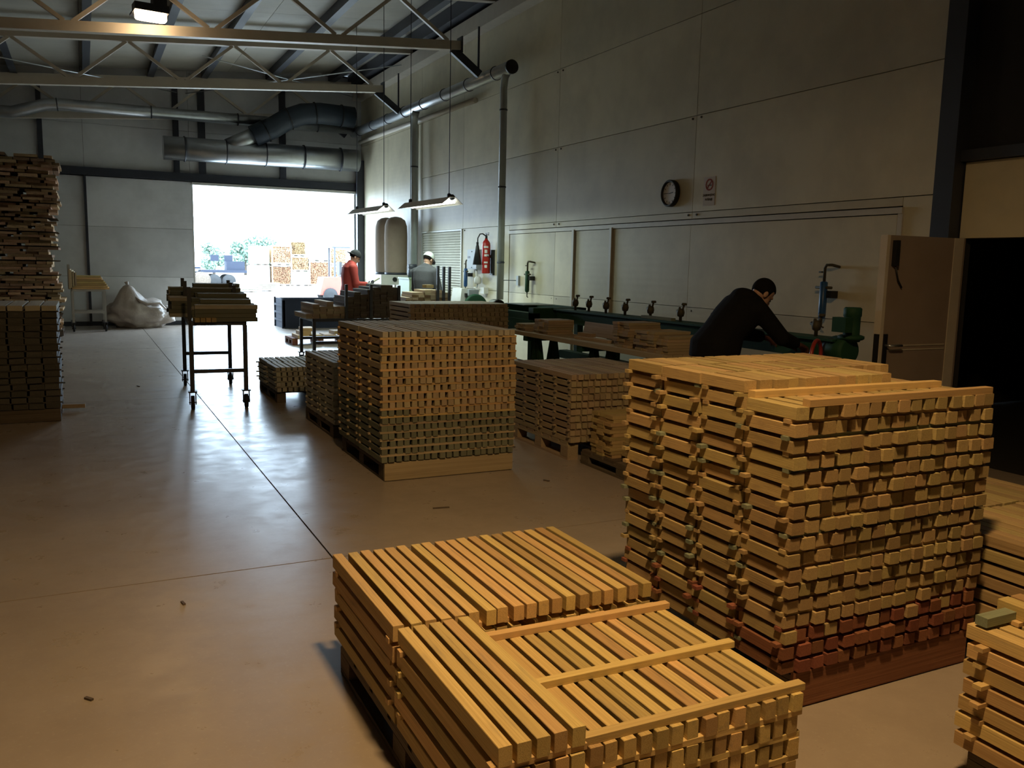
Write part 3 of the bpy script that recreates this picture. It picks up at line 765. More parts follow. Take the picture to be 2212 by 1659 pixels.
# offcut bundles on the bench, pieces lying across it
def bundle(x0, x1, y0, y1, z0, nl, nr, mat, label, group, name='wood_piece', skip=0.0):
    h = 0.028; n_ = 0
    for l in range(nl):
        for r in range(nr):
            if l == nl - 1 and r < skip: continue
            w = (y1 - y0) / nr
            j = rnd(-.02, .02)
            bar(name, mat, ((x0 + x1) / 2 + j, y0 + w * (r + .5), z0 + h * (l + .5)), (w * .95, x1 - x0, h * .96), PI / 2 + rnd(-.012, .012), label='%s, %s layer from top, %s from front' % (label, nth(nl - l), nth(r + 1)), cat='wood piece', group=group)
ZB = 0.81
bundle(4.80, 5.16, 9.28, 9.55, ZB, 3, 3, W_BROWN, 'brown piece at far bench end', 'pieces in the far bench bundle', 'bench_piece')
bundle(4.80, 5.14, 8.72, 9.05, ZB, 6, 3, W_BROWN, 'brown piece, second bundle from far bench end', 'pieces in the second bench bundle', 'bench_piece')
bundle(4.80, 5.18, 7.05, 7.33, ZB, 9, 3, W_BROWN, 'brown piece in tallest bench bundle', 'pieces in the tallest bench bundle', 'bench_piece')
bundle(4.80, 5.22, 6.62, 6.95, ZB, 7, 3, W_BROWN, 'brown piece nearer than tallest bench bundle', 'pieces in the fourth bench bundle', 'bench_piece')
bundle(4.80, 5.22, 6.42, 6.58, ZB, 6, 2, W_BROWN, 'brown piece in bundle behind bent man', 'pieces in the bundle behind the man', 'bench_piece')
bar('leaning_board', W_BROWN, (5.26, 8.0, 0.886), (0.03, 1.3, 0.16), 0, 0.2, 'wide brown board standing on edge along the back of the bench', 'board')
bar('loose_board', W_BROWN, (4.92, 7.9, 0.825), (0.09, 0.6, 0.03), .1, 0, 'loose brown board lying flat mid-bench', 'board')
bar('loose_block', W_BROWN, (4.95, 8.1, 0.86), (0.07, 0.22, 0.04), .2, 0, 'small wood block on the loose bench board', 'wood block')
bar('lath_on_press', W_LATHG, (5.55, 7.62, 1.07), (0.06, 0.55, 0.03), 0, 0, 'short pale lath lying on top of the green press', 'lath')

# dust extractor with two cloth bags
ex = empty('dust_extractor', (6.2, 18.6, 0), 0, 'white dust extractor with two tall brown cloth bags', 'dust extractor')
for cx, cy in ((0.01, 0.42), (0.06, -0.1)):
    pr = [(0.22, 1.36), (0.245, 1.40), (0.252, 1.6), (0.255, 2.2), (0.245, 2.42), (0.205, 2.54), (0.12, 2.60), (0.03, 2.62)]
    MB().lathe(pr, (cx, cy, 0), 28).build('filter_bag', BAGFAB, ex)
    MB().lathe([(0.24, 1.34), (0.25, 1.35), (0.25, 1.385), (0.24, 1.39)], (cx, cy, 0), 28).build('bag_band', STEEL_DK, ex)
bx('housing', STEEL_WH, ex, -0.36, 0.30, -0.35, 0.6, 1.12, 1.34)
MB().lathe([(0.05, 0), (0.05, -.02)], (-0.05, -.35, 1.24), 14, 'Y').build('fan_inlet', BLACK, ex)
for x in (-0.33, 0.27):
    for y in (-0.32, 0.57):
        bx('leg', STEEL_WH, ex, x - .025, x + .025, y - .025, y + .025, 0, 1.12)
bx('shelf_box', GREYBOX, ex, -0.25, 0.10, -0.3, 0.3, 0.92, 1.06)
gc = empty('green_cabinet', (6.24, 17.0, 0), 0, 'pale green machine cabinet with a motor on top', 'machine')
bx('cabinet_body', GREEN_LT, gc, -0.30, 0.18, -0.3, 0.35, 0.05, 1.28)
bx('cabinet_top', GREEN_LT, gc, -0.32, 0.2, -0.32, 0.37, 1.28, 1.31)
bx('plinth', BLACK, gc, -0.28, 0.16, -0.28, 0.33, 0.0, 0.05)
MB().lathe([(0.10, 1.31), (0.10, 1.46), (0.09, 1.47), (0.09, 1.50), (0.095, 1.51), (0.095, 1.57), (0.07, 1.585)], (-.12, 0, 0), 18).build('motor', STEEL_DK, gc)
MB().tube([(-.2, -.32, 1.33), (0.0, -.34, 1.29), (.15, -.33, 1.33)], 0.012, 8).build('hose', GREEN_LT, gc)
MB().tube([(-.05, -.32, 1.29), (.05, -.32, .9), (.1, -.32, .6)], 0.010, 8).build('hose', GREEN_LT, gc)
ym = empty('small_saw_machine', (5.78, 13.6, 0), 0, 'cream machine with a round green guard beside the grey-jacketed man', 'machine')
vs = [(-.24, -.25, 0.0), (.2, -.25, 0), (.2, .25, 0), (-.24, .25, 0), (-.08, -.2, 1.2), (.02, -.2, 1.2), (.02, .2, 1.2), (-.08, .2, 1.2)]
MB().add(vs, [(0, 1, 5, 4), (1, 2, 6, 5), (2, 3, 7, 6), (3, 0, 4, 7), (4, 5, 6, 7), (3, 2, 1, 0)]).build('body', STEEL_WH, ym)
bx('control_box', GREYBOX, ym, 0.02, 0.2, -0.28, 0.1, 1.02, 1.18)
bx('switch', BLACK, ym, -0.03, 0.0, -0.262, -.2, 1.06, 1.12)
MB().lathe([(0.02, 0), (0.21, 0.0), (0.21, -.05), (0.18, -.06), (.02, -.06)], (0.12, -0.30, 0.90), 28, 'Y').build('blade_guard', GREEN, ym)

# ================================================================ PALLETS
def pallet(x0, x1, y0, y1, h, mat, label, front=None, nd=7, name='pallet', group='wooden pallets'):
    """deck boards run along x over three bearers that run along y, three runners below"""
    t = empty(name, ((x0 + x1) / 2, (y0 + y1) / 2, 0), 0, label, 'pallet', group)
    w = (x1 - x0); d = (y1 - y0)
    for k in range(nd):
        bar('deck_board', mat, (0, -d / 2 + d * (k + .5) / nd, h - .011), (d / nd * .82, w, .022), PI / 2, parent=t)
    for s in (-1, 0, 1):
        bx_ = s * (w / 2 - .05)
        bar('bearer', mat, (bx_, 0, h - .022 - .011), (.10, d, .022), parent=t)
        for q in (-1, 0, 1):
            bar('block', mat, (bx_, q * (d / 2 - .06), (h - .044 + .02) / 2), (.10, .12, h - .044 - .02), parent=t)
        bar('runner', mat, (bx_, 0, .01), (.10, d, .02), parent=t)
    if front is not None:
        bar('front_board', front, (0, -d / 2 - .012, h * .5), (.024, w, h * .92), PI / 2, parent=t)
    return t

# ================================================================ TIMBER STACKS
def stuff_boxes(name, boxes, mat, label, cat):
    m = MB()
    for c, s in boxes:
        m.box(c[0] - s[0] / 2, c[0] + s[0] / 2, c[1] - s[1] / 2, c[1] + s[1] / 2, c[2] - s[2] / 2, c[2] + s[2] / 2)
    return m.build(name, mat, None, label=label, cat=cat, kind='stuff')
def stack(x0, x1, y0, row, nrow, z0, nl, nc, bh, lh, bw, mat, name, label, group, lath=('spacer_lath', W_LATH, '', ''),
          lean=(0.0, 0.0), jit=0.006, wvar=0.0, top=None, mats=None, gap=0.012, lath_over=0.02, inner_label=None, mid_lath=False, lath_h=None, front_only=True, labels=None, recess=0.016, shift=0.007):
    """bars lie along y in nrow rows; laths along x separate the layers. Outer bars are objects, the hidden core is one stuff object"""
    core = []; pitch = (x1 - x0) / nc
    P = bh + lh
    for l in range(nl):
        zc = z0 + l * P + bh / 2
        dx = lean[0] * l / nl; dy = lean[1] * l / nl
        for r in range(nrow):
            ya = y0 + r * (row + gap)
            lx = rnd(-jit, jit); ly = rnd(-jit, jit); sh = rnd(-shift, shift)
            for c in range(nc):
                if top and not top(l, r, c): continue
                w = bw + rnd(-wvar, wvar)
                xc = x0 + pitch * (c + .5) + dx + lx + rnd(-.32, .32) * (pitch - w) + (sh if 0 < c < nc - 1 else 0)
                yc = ya + row / 2 + dy + ly + rnd(-jit, jit) * 1.5
                exposed_top = l == nl - 1 or (top and not top(l + 1, r, c))
                m = mats(l, r, c) if mats else mat
                if r == 0 or c == 0 or exposed_top:
                    n_, lb, gr = labels(l, r, c) if labels else (name, label, group)
                    bar(n_, m, (xc, yc, zc), (w, row, bh), rnd(-.004, .004) * (0.4 / row), rnd(-.03, .03) if wvar else rnd(-.01, .01),
                        '%s, %s layer from top, %s from left%s' % (lb, nth(nl - l), nth(c + 1), '' if nrow == 1 else (', front row' if r == 0 else ', %s row' % nth(r + 1))), 'timber bar', gr)
                else:
                    core.append(((xc, yc, zc), (w, row, bh)))
            if l < nl - 1 and lh > 0.004:
                if top and not any(top(l + 1, r, c) for c in range(nc)) and not (lath and lath[2] == 'keep'): pass
                EE = (0.06, 0.94) if not mid_lath else (0.06, 0.5, 0.94)
                for ei, e in enumerate(EE):
                    nl_i = r * len(EE) + ei
                    yl = ya + row * e + dy + rnd(-.012, .012) * (1 if e != .06 else .5)
                    if r == 0 and e == 0.06: yl = ya + 0.014 + recess + dy
                    cs = [c for c in range(nc) if (not top or top(l + 1, r, c))]
                    if not cs: continue
                    xa = x0 + pitch * cs[0] - lath_over * rnd(-0.2, 1.6); xb = x0 + pitch * (cs[-1] + 1) + lath_over * rnd(0, 1)
                    lm = lath[1](l) if callable(lath[1]) else lath[1]
                    bar(lath[0], lm, ((xa + xb) / 2 + dx, yl, z0 + l * P + bh + lh / 2), (0.03, xb - xa, lh * .98), PI / 2 + rnd(-.008, .008), label='%s, under %s layer from top, %s from front' % (lath[2], nth(nl - 1 - l), nth(nl_i + 1)), cat='lath', group=lath[3])
    if core:
        stuff_boxes('stacked_timber', core, mats(nl - 1, 1, 1) if mats else mat, inner_label or ('timber bars packed inside ' + group.split(' in ', 1)[-1]), 'timber')

# --- low stack nearest the camera
S1L = 'light sawn bar in the low wide stack nearest the camera'
def s1_top(l, r, c): return l < 4 or r == 1 or c < 5
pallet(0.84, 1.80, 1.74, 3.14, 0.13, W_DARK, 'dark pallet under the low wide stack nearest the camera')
stack(0.825, 1.815, 1.71, 0.738, 2, 0.131, 5, 19, 0.052, 0.018, 0.0375, W_BEECH, 'hardwood_bar', S1L, 'bars in the low foreground stack',
      lath=('spacer_lath', W_LATH, 'thin lath in low foreground stack', 'laths in the low foreground stack'), top=s1_top, recess=0.003, shift=0.0, jit=0.004, wvar=0.002, lath_over=0.004,
      labels=lambda l, r, c: ('hardwood_bar', 'light bar on low foreground stack', 'top bars of the low foreground stack') if (l == 4 or (l == 3 and r == 0 and c >= 5)) else ('hardwood_bar', 'light bar in low foreground stack', 'bars in the low foreground stack'))
# three laths lying open on the unfinished half of the top
ztop1 = 0.131 + 4 * 0.07 - 0.018
for y, n_ in ((1.735, 'nearest'), (2.04, 'middle'), (2.385, 'farthest')):
    bar('open_lath', W_LATH, (1.46, y, ztop1 + .011), (0.03, 0.74, 0.022), PI / 2 - .015, label='%s of three bare laths on top of the low foreground stack' % n_, cat='lath', group='bare laths on the foreground stack')

# --- tall stack at the right
def s2_mat(l, r, c): return W_RED if (l < 2 or (l == 2 and (c + r) % 3)) and r == 0 else W_OAK
def s2_lab(l, r, c):
    if l < 3 and r == 0: return ('stained_blank', 'red-stained block in tallest stack', 'red blocks in the tall right stack')
    if r == 0: return ('timber_blank', 'sawn block in tallest stack', 'front blocks in the tall right stack')
    return ('side_blank', 'sawn block in tallest stack', 'side blocks in the tall right stack')
def s2_top(l, r, c): return l < 17 or (l == 17 and r >= 1 and (r > 1 or c < 11))
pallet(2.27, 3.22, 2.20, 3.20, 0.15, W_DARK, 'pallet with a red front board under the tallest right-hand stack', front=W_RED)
def s2_lath(l):
    q = random.random()
    return W_LATHG if q < .18 else (W_RED if l < 3 else W_OAK)
stack(2.19, 3.25, 2.165, 0.245, 4, 0.152, 18, 15, 0.0440, 0.0150, 0.0545, W_OAK, 'timber_blank', '', 'blocks in the tall right stack',
      lath=('spacer_lath', s2_lath, 'thin lath in tallest stack', 'laths in the tall right stack'),
      lean=(-0.05, -0.03), jit=0.006, wvar=0.007, shift=.009, top=s2_top, mats=s2_mat, labels=s2_lab, gap=0.015, lath_over=0.016, recess=0.022)
zt2 = 0.152 + 17 * 0.059 - 0.0155
bar('open_lath', W_LATH, (2.70, 2.19 - .03, zt2 + .013), (0.035, 0.98, 0.026), PI / 2 + .01, label='long bare lath along the front top edge of the tallest stack', cat='lath')
bar('open_lath', W_LATH, (2.66, 2.375, zt2 + .013), (0.04, 0.98, 0.026), PI / 2 - .02, label='long bare lath behind the front one on top of the tallest stack', cat='lath')

# --- stack in the middle with warm upper and grey-green lower layers
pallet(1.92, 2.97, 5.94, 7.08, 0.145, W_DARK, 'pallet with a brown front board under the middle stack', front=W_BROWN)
def s3_mat(l, r, c): return W_PALE if l == 16 else W_GREY if (l < 6 or (l == 6 and c < 4)) else W_BROWN  # top layer painted paler for the daylight and tube light on it
def s3_lab(l, r, c):
    if l < 6: return ('weathered_batten', 'grey-green batten in middle stack', 'grey battens in the middle stack')
    if l == 16: return ('top_batten', 'top-lit batten on middle stack', 'top battens of the middle stack')
    return ('square_batten', 'brown batten in middle stack', 'brown battens in the middle stack')
stack(1.89, 2.98, 5.905, 0.59, 2, 0.147, 17, 19, 0.042, 0.0155, 0.041, W_BROWN, 'square_batten', '', 'battens in the middle stack',
      lath=('stacking_stick', lambda l: W_BROWN if l < 5 else W_LATH, 'thin stick in middle stack', 'sticks in the middle stack'), jit=0.004, wvar=0.004, shift=.011, recess=0.004, mats=s3_mat, labels=s3_lab, mid_lath=True, gap=0.014, lath_over=0.006)
# --- two lower stacks behind it
pallet(1.98, 3.0, 7.6, 8.7, 0.13, W_DARK, 'dark pallet under the medium-high stack behind the middle stack')
stack(1.97, 3.0, 7.56, 0.55, 2, 0.132, 10, 18, 0.043, 0.0155, 0.044, W_PALE, 'pale_batten', 'greyish batten behind the middle stack', 'battens in the medium-high stack',
      lath=('stacking_stick', W_PALE, 'thin stick behind the middle stack', 'sticks in the medium-high stack'), mid_lath=True, jit=.004, lath_over=0.008)
pallet(1.90, 2.95, 9.76, 10.85, 0.13, W_DARK, 'dark pallet under the small low stack beside the wheeled cart')
stack(1.88, 2.96, 9.72, 0.55, 2, 0.132, 5, 17, 0.043, 0.0155, 0.046, W_PALE, 'short_batten', 'pale batten beside the wheeled cart', 'battens in the small low stack',
      lath=('stacking_stick', W_PALE, 'thin stick beside the wheeled cart', 'sticks in the small low stack'), jit=.006)
# --- stack between the middle stack and the tall one
pallet(3.55, 4.5, 6.05, 7.1, 0.15, W_BROWN, 'brown pallet with open sides under the stack beside the bench')
stack(3.54, 4.52, 6.01, 0.55, 2, 0.152, 10, 17, 0.043, 0.0155, 0.045, W_BROWN, 'planed_batten', 'brown batten before the bench', 'battens in the stack by the bench',
      lath=('stacking_stick', W_BROWN, 'thin stick before the bench', 'sticks in the stack by the bench'), mid_lath=True, jit=.004, lath_over=0.008)
pallet(3.60, 4.25, 4.75, 5.92, 0.12, W_DARK, 'low dark pallet holding two bundles behind the tall stack')
bundle(3.62, 4.1, 5.50, 5.80, 0.121, 12, 3, W_OAK, 'flat piece in taller bundle on low pallet', 'pieces in the taller pallet bundle', 'flat_piece')
bundle(3.64, 4.1, 5.08, 5.36, 0.121, 7, 3, W_OAK, 'flat piece in lower bundle on low pallet', 'pieces in the lower pallet bundle', 'flat_piece')
# --- stack at the left edge
pallet(-1.36, -0.26, 9.36, 10.45, 0.13, W_DARK, 'dark pallet under the stack at the left edge of the picture', front=W_DARK)
stack(-1.38, -0.25, 9.32, 1.05, 1, 0.132, 16, 8, 0.050, 0.013, 0.126, W_SHADE, 'thick_board', 'thick board in left-edge stack', 'boards in the left-edge stack',
      lath=('stacking_stick', W_SHADE, 'thin stick in left-edge stack', 'sticks in the left-edge stack'), jit=.008, wvar=.003, mats=lambda l, r, c: W_PALE if l == 15 else W_SHADE)  # lower layers painted dark for shade, top layer pale for light
bar('stray_stick', W_BROWN, (-0.22, 9.95, 0.05), (0.05, 0.35, 0.04), PI / 2 - .1, label='stray stick poking out from under the left-edge pallet', cat='stick')
# --- stacks at the right edge
pallet(2.46, 3.3, 0.62, 1.62, 0.12, W_DARK, 'dark pallet under the pale stack at the bottom right edge')
def sr_top(l, r, c): return l < 7 or c >= 2
stack(2.42, 3.34, 0.58, 1.06, 1, 0.122, 8, 14, 0.045, 0.014, 0.052, W_BEECH, 'edge_bar', 'pale bar in bottom right stack', 'bars in the bottom right stack',
      lath=('stacking_stick', W_LATH, 'thin stick in bottom right stack', 'sticks in the bottom right stack'), jit=.006, top=sr_top, wvar=.003)
bar('stacking_stick', W_LATHG, (2.50, 1.60, 0.122 + 7 * .059 + .01), (0.04, 0.14, 0.03), PI / 2, label='short grey-green stick end on the bottom right stack', cat='lath')
pallet(3.36, 4.3, 1.95, 3.1, 0.12, W_DARK, 'dark pallet under the stack half hidden right of the tall stack')
stack(3.34, 4.34, 1.92, 0.58, 2, 0.122, 7, 16, 0.045, 0.014, 0.053, W_OAK, 'hidden_bar', 'sawn bar right of tallest stack', 'bars in the half hidden right stack',
      lath=('stacking_stick', W_OAK, 'thin stick right of tallest stack', 'sticks in the half hidden right stack'), jit=.006)
# --- dark stack behind the middle stack
pallet(4.05, 5.15, 10.72, 11.6, 0.13, W_DARK, 'dark pallet under the shadowed stack behind the middle stack')
def s7_top(l, r, c): return l < 14 or c >= 5
stack(3.72, 5.12, 10.42, 0.85, 1, 0.132, 16, 21, 0.045, 0.0155, 0.056, W_BROWN, 'cut_blank', 'shadowed block left of green press', 'blocks in the shadowed back stack',
      lath=('stacking_stick', W_BROWN, 'thin stick left of green press', 'sticks in the shadowed back stack'), jit=.006, wvar=.004)

# ================================================================ CARTS
def caster(t, x, y, r=0.075):
    w = MB().lathe([(0.02, -.02), (r, -.018), (r, .018), (0.02, .02)], (x, y, r), 16, 'X').build('wheel', RUBBER, t)
    MB().box(x - .035, x - .026, y - .03, y + .03, r - .02, 0.185).box(x + .026, x + .035, y - .03, y + .03, r - .02, 0.185).box(x - .045, x + .045, y - .05, y + .05, 0.185, 0.20).build('caster_fork', CARTST, t)
    MB().tube([(x - .04, y, r), (x + .04, y, r)], 0.008, 6).build('axle', CARTST, w)
def cart(loc, rz, hw, hl, deck, label, mat=CARTST, name='timber_cart', rail=0.41, group='wheeled timber carts', stakes=()):
    t = empty(name, loc, rz, label, 'cart', group)
    for sx in (-1, 1):
        for sy in (-1, 1):
            bx('leg', mat, t, sx * hw - .022, sx * hw + .022, sy * hl - .022, sy * hl + .022, 0.20, deck - .04)
            caster(t, sx * hw, sy * hl)
        bx('side_rail', mat, t, sx * hw - .02, sx * hw + .02, -hl, hl, deck - .04, deck)
    for sy in (-1, 1):
        bx('cross_rail', mat, t, -hw + .022, hw - .022, sy * hl - .018, sy * hl + .018, rail - .02, rail + .02)
        bx('end_rail', mat, t, -hw, hw, sy * hl - .02, sy * hl + .02, deck - .04, deck)
    for x, y, z in stakes:
        bx('stake', mat, t, x - .02, x + .02, y - .02, y + .02, deck, z)
    return t
# cart in the middle of the hall
RZ = -0.058; CO = Vector((1.3165, 10.555, 0)); CR = Matrix.Rotation(RZ, 3, 'Z')
cart(CO, RZ, 0.275, 0.95, 0.94, 'dark tube cart loaded with boards, alone in the middle of the hall',
     stakes=[(-0.275, -0.75, 1.30), (-0.275, 0.2, 1.34), (-0.275, 0.9, 1.36), (0.275, 0.2, 1.30), (0.275, 0.62, 1.32), (0.275, 0.95, 1.34)])
def cart_board(x0, x1, y, w, z, h, k, what='mid-hall cart'):
    p = CO + CR @ Vector(((x0 + x1) / 2, y, z))
    bar('cart_board', W_GREY if k % 4 else W_PALE, p, (w, x1 - x0, h), RZ + PI / 2 + rnd(-.01, .01), label='backlit board on the mid-hall cart, %s counted from the front upwards' % nth(k), cat='board', group='boards on the mid-hall cart')  # grey wood paints the backlit dimness of the boards
k = 0
slots = 12
for j in range(slots):
    y = -0.93 + j * 0.165
    nr_ = [4, 3, 5, 3, 5, 6, 5, 6, 7, 7, 8, 8][j]; nl_ = [1, 1, 2, 4, 3, 5, 4, 5, 6, 6, 7, 7][j]
    for q in range(nr_):
        k += 1; cart_board(-0.16 + rnd(-.02, .02) if j % 4 else -.23, 0.385 + rnd(-.03, .03), y, 0.15, 0.94 + .045 * q + .0225, 0.044, k)
    if j not in (2,):
        for q in range(nl_):
            k += 1; cart_board(-0.44 + rnd(-.03, .03) if j > 3 else -.25, -0.24 if j % 4 else -.25 + .01, y, 0.15, 0.94 + .045 * q + .0225, 0.044, k) if j > 1 and j % 4 else None
for q in range(4):
    p = CO + CR @ Vector((-0.22 + q * .055, -1.0, 0.965))
    bar('short_block', W_OAK, p, (0.048, 0.16, 0.045), RZ + .1, label='%s of four short blocks lying across the front of the mid-hall cart' % ['leftmost', 'second', 'third', 'rightmost'][q], cat='wood block', group='short blocks on the mid-hall cart')
# cart with stepped load, its tall part painted dark as shade, in front of the red-jacketed man
cart((3.66, 13.0, 0), 0, 0.66, 0.42, 0.76, 'wheeled cart with a tall stepped load before the red-jacketed man',
     stakes=[(-0.18, -0.44, 1.27), (0.2, -0.44, 1.27), (0.64, -0.44, 1.26)])
hs = [0.83, 0.99, 0.93, 1.0, 0.95, 0.93, 1.08, 1.14, 1.12, 1.20, 1.24, 1.25, 1.25, 1.24]
for i, h in enumerate(hs):
    n_ = int(round((h - .76) / .036)); x = 2.94 + i * .103
    for q in range(n_):
        bar('load_piece', W_DARK if i > 5 else W_BROWN, (x + rnd(-.006, .006), 13.0 + rnd(-.015, .015), .761 + .036 * (q + .5)), (.098, .78, .035), rnd(-.01, .01),
            label='shaded sawn piece on the stepped cart load, %s row from top, %s from left' % (nth(n_ - q), nth(i + 1)), cat='wood piece', group='pieces on the stepped cart load')
# cart before the grey-jacketed man
cart((4.95, 13.25, 0), 0, 0.35, 0.3, 0.90, 'small cart with dark stakes before the grey-jacketed man',
     stakes=[(0.24, -0.3, 1.56), (0.34, -0.3, 1.56), (0.14, -0.3, 1.57)])
hs = [1.06, 1.12, 1.16, 1.2, 1.2, 1.18, 1.16]
for i, h in enumerate(hs):
    n_ = int(round((h - .90) / .04)); x = 4.62 + i * .105
    for q in range(n_):
        bar('small_load_piece', W_BROWN, (x, 13.26 + rnd(-.02, .02), .901 + .04 * (q + .5)), (.1, .5, .039), rnd(-.012, .012),
            label='brown piece on the small staked cart, %s row from top, %s from left' % (nth(n_ - q), nth(i + 1)), cat='wood piece', group='pieces on the small staked cart')
bar('loose_block', W_OAK, (4.98, 13.1, 1.24), (.14, .12, .05), .2, 0, 'light block lying on top of the small staked cart load', 'wood block')
# grey cart by the back wall
cart((0.06, 20.9, 0), 0.03, 0.31, 0.35, 0.90, 'grey tube cart with light boards by the back wall', CARTGR, stakes=[(-0.36, -0.3, 1.42), (-0.36, 0.3, 1.42)])
for q in range(7):
    bar('light_board', W_BEECH, (0.12 - q * .012, 20.9, .922 + q * .042), (.6 - q * .05, .72 - q * .03, .04), PI / 2 + rnd(-.03, .03), label='light board on the grey cart by the back wall, %s from bottom' % nth(q + 1), cat='board', group='boards on the grey back cart')
for q in range(4):
    bar('upright_board', W_BROWN, (-0.27 + q * .035, 20.72, 1.12), (.03, .36, .42 - q * .05), rnd(-.1, .1), label='%s brown board standing on edge at the left of the grey cart' % ['tallest', 'second', 'third', 'shortest'][q], cat='board', group='upright boards on the grey back cart')

# ================================================================ BIN, SACK, TALL BOARD PILE, PALLET
bn2 = empty('steel_bin', (4.95, 21.15, 0), 0, 'dark blue open steel bin beside the doorway', 'bin')
for a in ((-.75, -.71, -.5, .5), (.71, .75, -.5, .5), (-.75, .75, -.5, -.46), (-.75, .75, .46, .5)):
    bx('side_sheet', BLACKBIN, bn2, *a, 0.04, 0.70)
bx('bottom_sheet', BLACKBIN, bn2, -.75, .75, -.5, .5, 0.0, 0.04)
for z in (.16, .34, .52): bx('side_rib', BLACKBIN, bn2, -.775, -.75, -.45, .45, z, z + .05)
for y in (-.48, .44): bx('corner_post', BLACKBIN, bn2, -.78, -.74, y, y + .04, 0, .72)
bx('rim', BLACKBIN, bn2, -.77, .77, -.53, -.5, .67, .72)

from mathutils import noise as mno
def sack():
    t = empty('plastic_sack', (1.12, 21.65, 0), 0, 'grey crumpled plastic sack slumped against the back wall', 'sack')
    nu, nv = 48, 26; vs = []; fs = []
    for j in range(nv + 1):
        th = PI * j / nv
        for i in range(nu):
            ph = 2 * PI * i / nu
            d = Vector((math.sin(th) * math.cos(ph), math.sin(th) * math.sin(ph), math.cos(th)))
            r = 1 + 0.20 * mno.noise(d * 2.3) + 0.22 * abs(mno.noise(d * 4.1 + Vector((3, 1, 7)))) + 0.10 * abs(mno.noise(d * 9))
            p = Vector((d.x * .66 * r, d.y * .42 * r, 0.30 + d.z * .36 * r))
            if d.z > 0: p.z += 0.26 * max(0, 1 - ((p.x + .2) ** 2 + p.y ** 2) / .12) ** 1.3
            p.x -= 0.10 * max(0, p.z - .3)
            p.z = max(p.z, 0.0)
            vs.append(p)
    for j in range(nv):
        for i in range(nu):
            fs.append((j * nu + i, (j + 1) * nu + i, (j + 1) * nu + (i + 1) % nu, j * nu + (i + 1) % nu))
    MB().add(vs, fs, True).build('sack_body', PLASTIC_BAG, t)
    MB().tube([(-.24, 0, .80), (-.25, 0, .90), (-.235, .0, .97), (-.26, 0, 1.05)], [.06, .025, .03, .05], 10).build('tied_neck', PLASTIC_BAG, t)
    m = MB()
    m.ball((0.55, -.1, .42), .11, (1, .7, .9)).build('loose_fold', PLASTIC_BAG, t)
    MB().tube([(-.2, -.1, .80), (.0, -.3, .62), (.15, -.38, .55), (.4, -.36, .58), (.6, -.25, .38)], [.015, .03, .035, .03, .02], 8).build('seam_fold', PLASTIC_BAG, t)
sack()
# tall pile of waney boards
pallet(-1.75, -0.42, 19.5, 20.7, 0.12, W_DARK, 'dark pallet under the tall pile of rough boards')
zz = 0.121
ly = 0
while zz < 3.5:
    hh = rnd(.045, .06)
    x = -1.78 + rnd(-.1, .02); end = -0.40 + rnd(-.13, .05) + (0.06 if zz > 3 else 0) + (-.06 if 1.2 < zz < 2.4 else 0)
    c_ = 0
    while x < end - .08:
        w = min(rnd(.16, .46), end - x)
        c_ += 1
        bar('rough_board', W_ROUGH, (x + w / 2, 20.1 + rnd(-.12, .05), zz + hh / 2), (w * .97, 1.25 + rnd(-.1, .1), hh * .97), rnd(-.02, .02), rnd(-.012, .012),
            'rough board in tall pile, layer %s, %s from left' % (cnt(ly + 1), nth(c_)), 'board', 'boards in the tall rough pile')
        x += w + (rnd(.03, .14) if random.random() < .35 else .004)
    zz += hh
    ly += 1
    if ly % 5 == 0:
        for y in (19.65, 20.1, 20.55):
            bar('pile_stick', W_DARK, (-1.08, y, zz + .011), (.04, 1.3, .022), PI / 2, label='dark stick in tall rough pile above layer %s, %s from front' % (cnt(ly), nth(int((y - 19.2) / .44))), cat='stick', group='sticks in the tall rough pile')
        zz += .023
# low pallet with pale pieces near the doorway
pallet(3.52, 4.62, 16.5, 17.2, 0.13, W_RED, 'red-blocked pallet with a few pale pieces near the doorway')
for i, (x, y, z, w, l_) in enumerate(((3.72, 16.7, .131, .22, .6), (3.98, 16.75, .131, .2, .62), (4.25, 16.7, .131, .22, .55), (3.78, 16.72, .196, .2, .5), (3.85, 16.72, .261, .24, .45), (4.42, 16.7, .196, .18, .4))):
    bar('pale_piece', W_BEECH, (x, y, z + .0325), (w, l_, .063), rnd(-.05, .05), label='%s pale piece on the red-blocked pallet near the doorway, counted upwards' % nth(i + 1), cat='wood piece', group='pale pieces on the red-blocked pallet')
# stray sticks on the floor
for i, (x, y, a, l_, lb) in enumerate(((2.05, 5.12, 1.4, .11, 'small wood chip on the floor in front of the middle stack'), (3.25, 6.75, .9, .3, 'thin stick on the floor left of the stack by the bench'), (0.35, 4.1, .2, .04, 'tiny wood chip on the floor left of the foreground stack'), (-.05, 3.3, .7, .035, 'tiny splinter on the bare floor at the left'), (0.55, 11.6, .3, .08, 'tiny chip on the floor left of the mid-hall cart'), (3.05, 5.5, .5, .05, 'tiny splinter right of the middle stack'))):
    bar('wood_chip', W_DARK, (x, y, .004), (.012, l_, .008), a, label=lb, cat='wood chip')

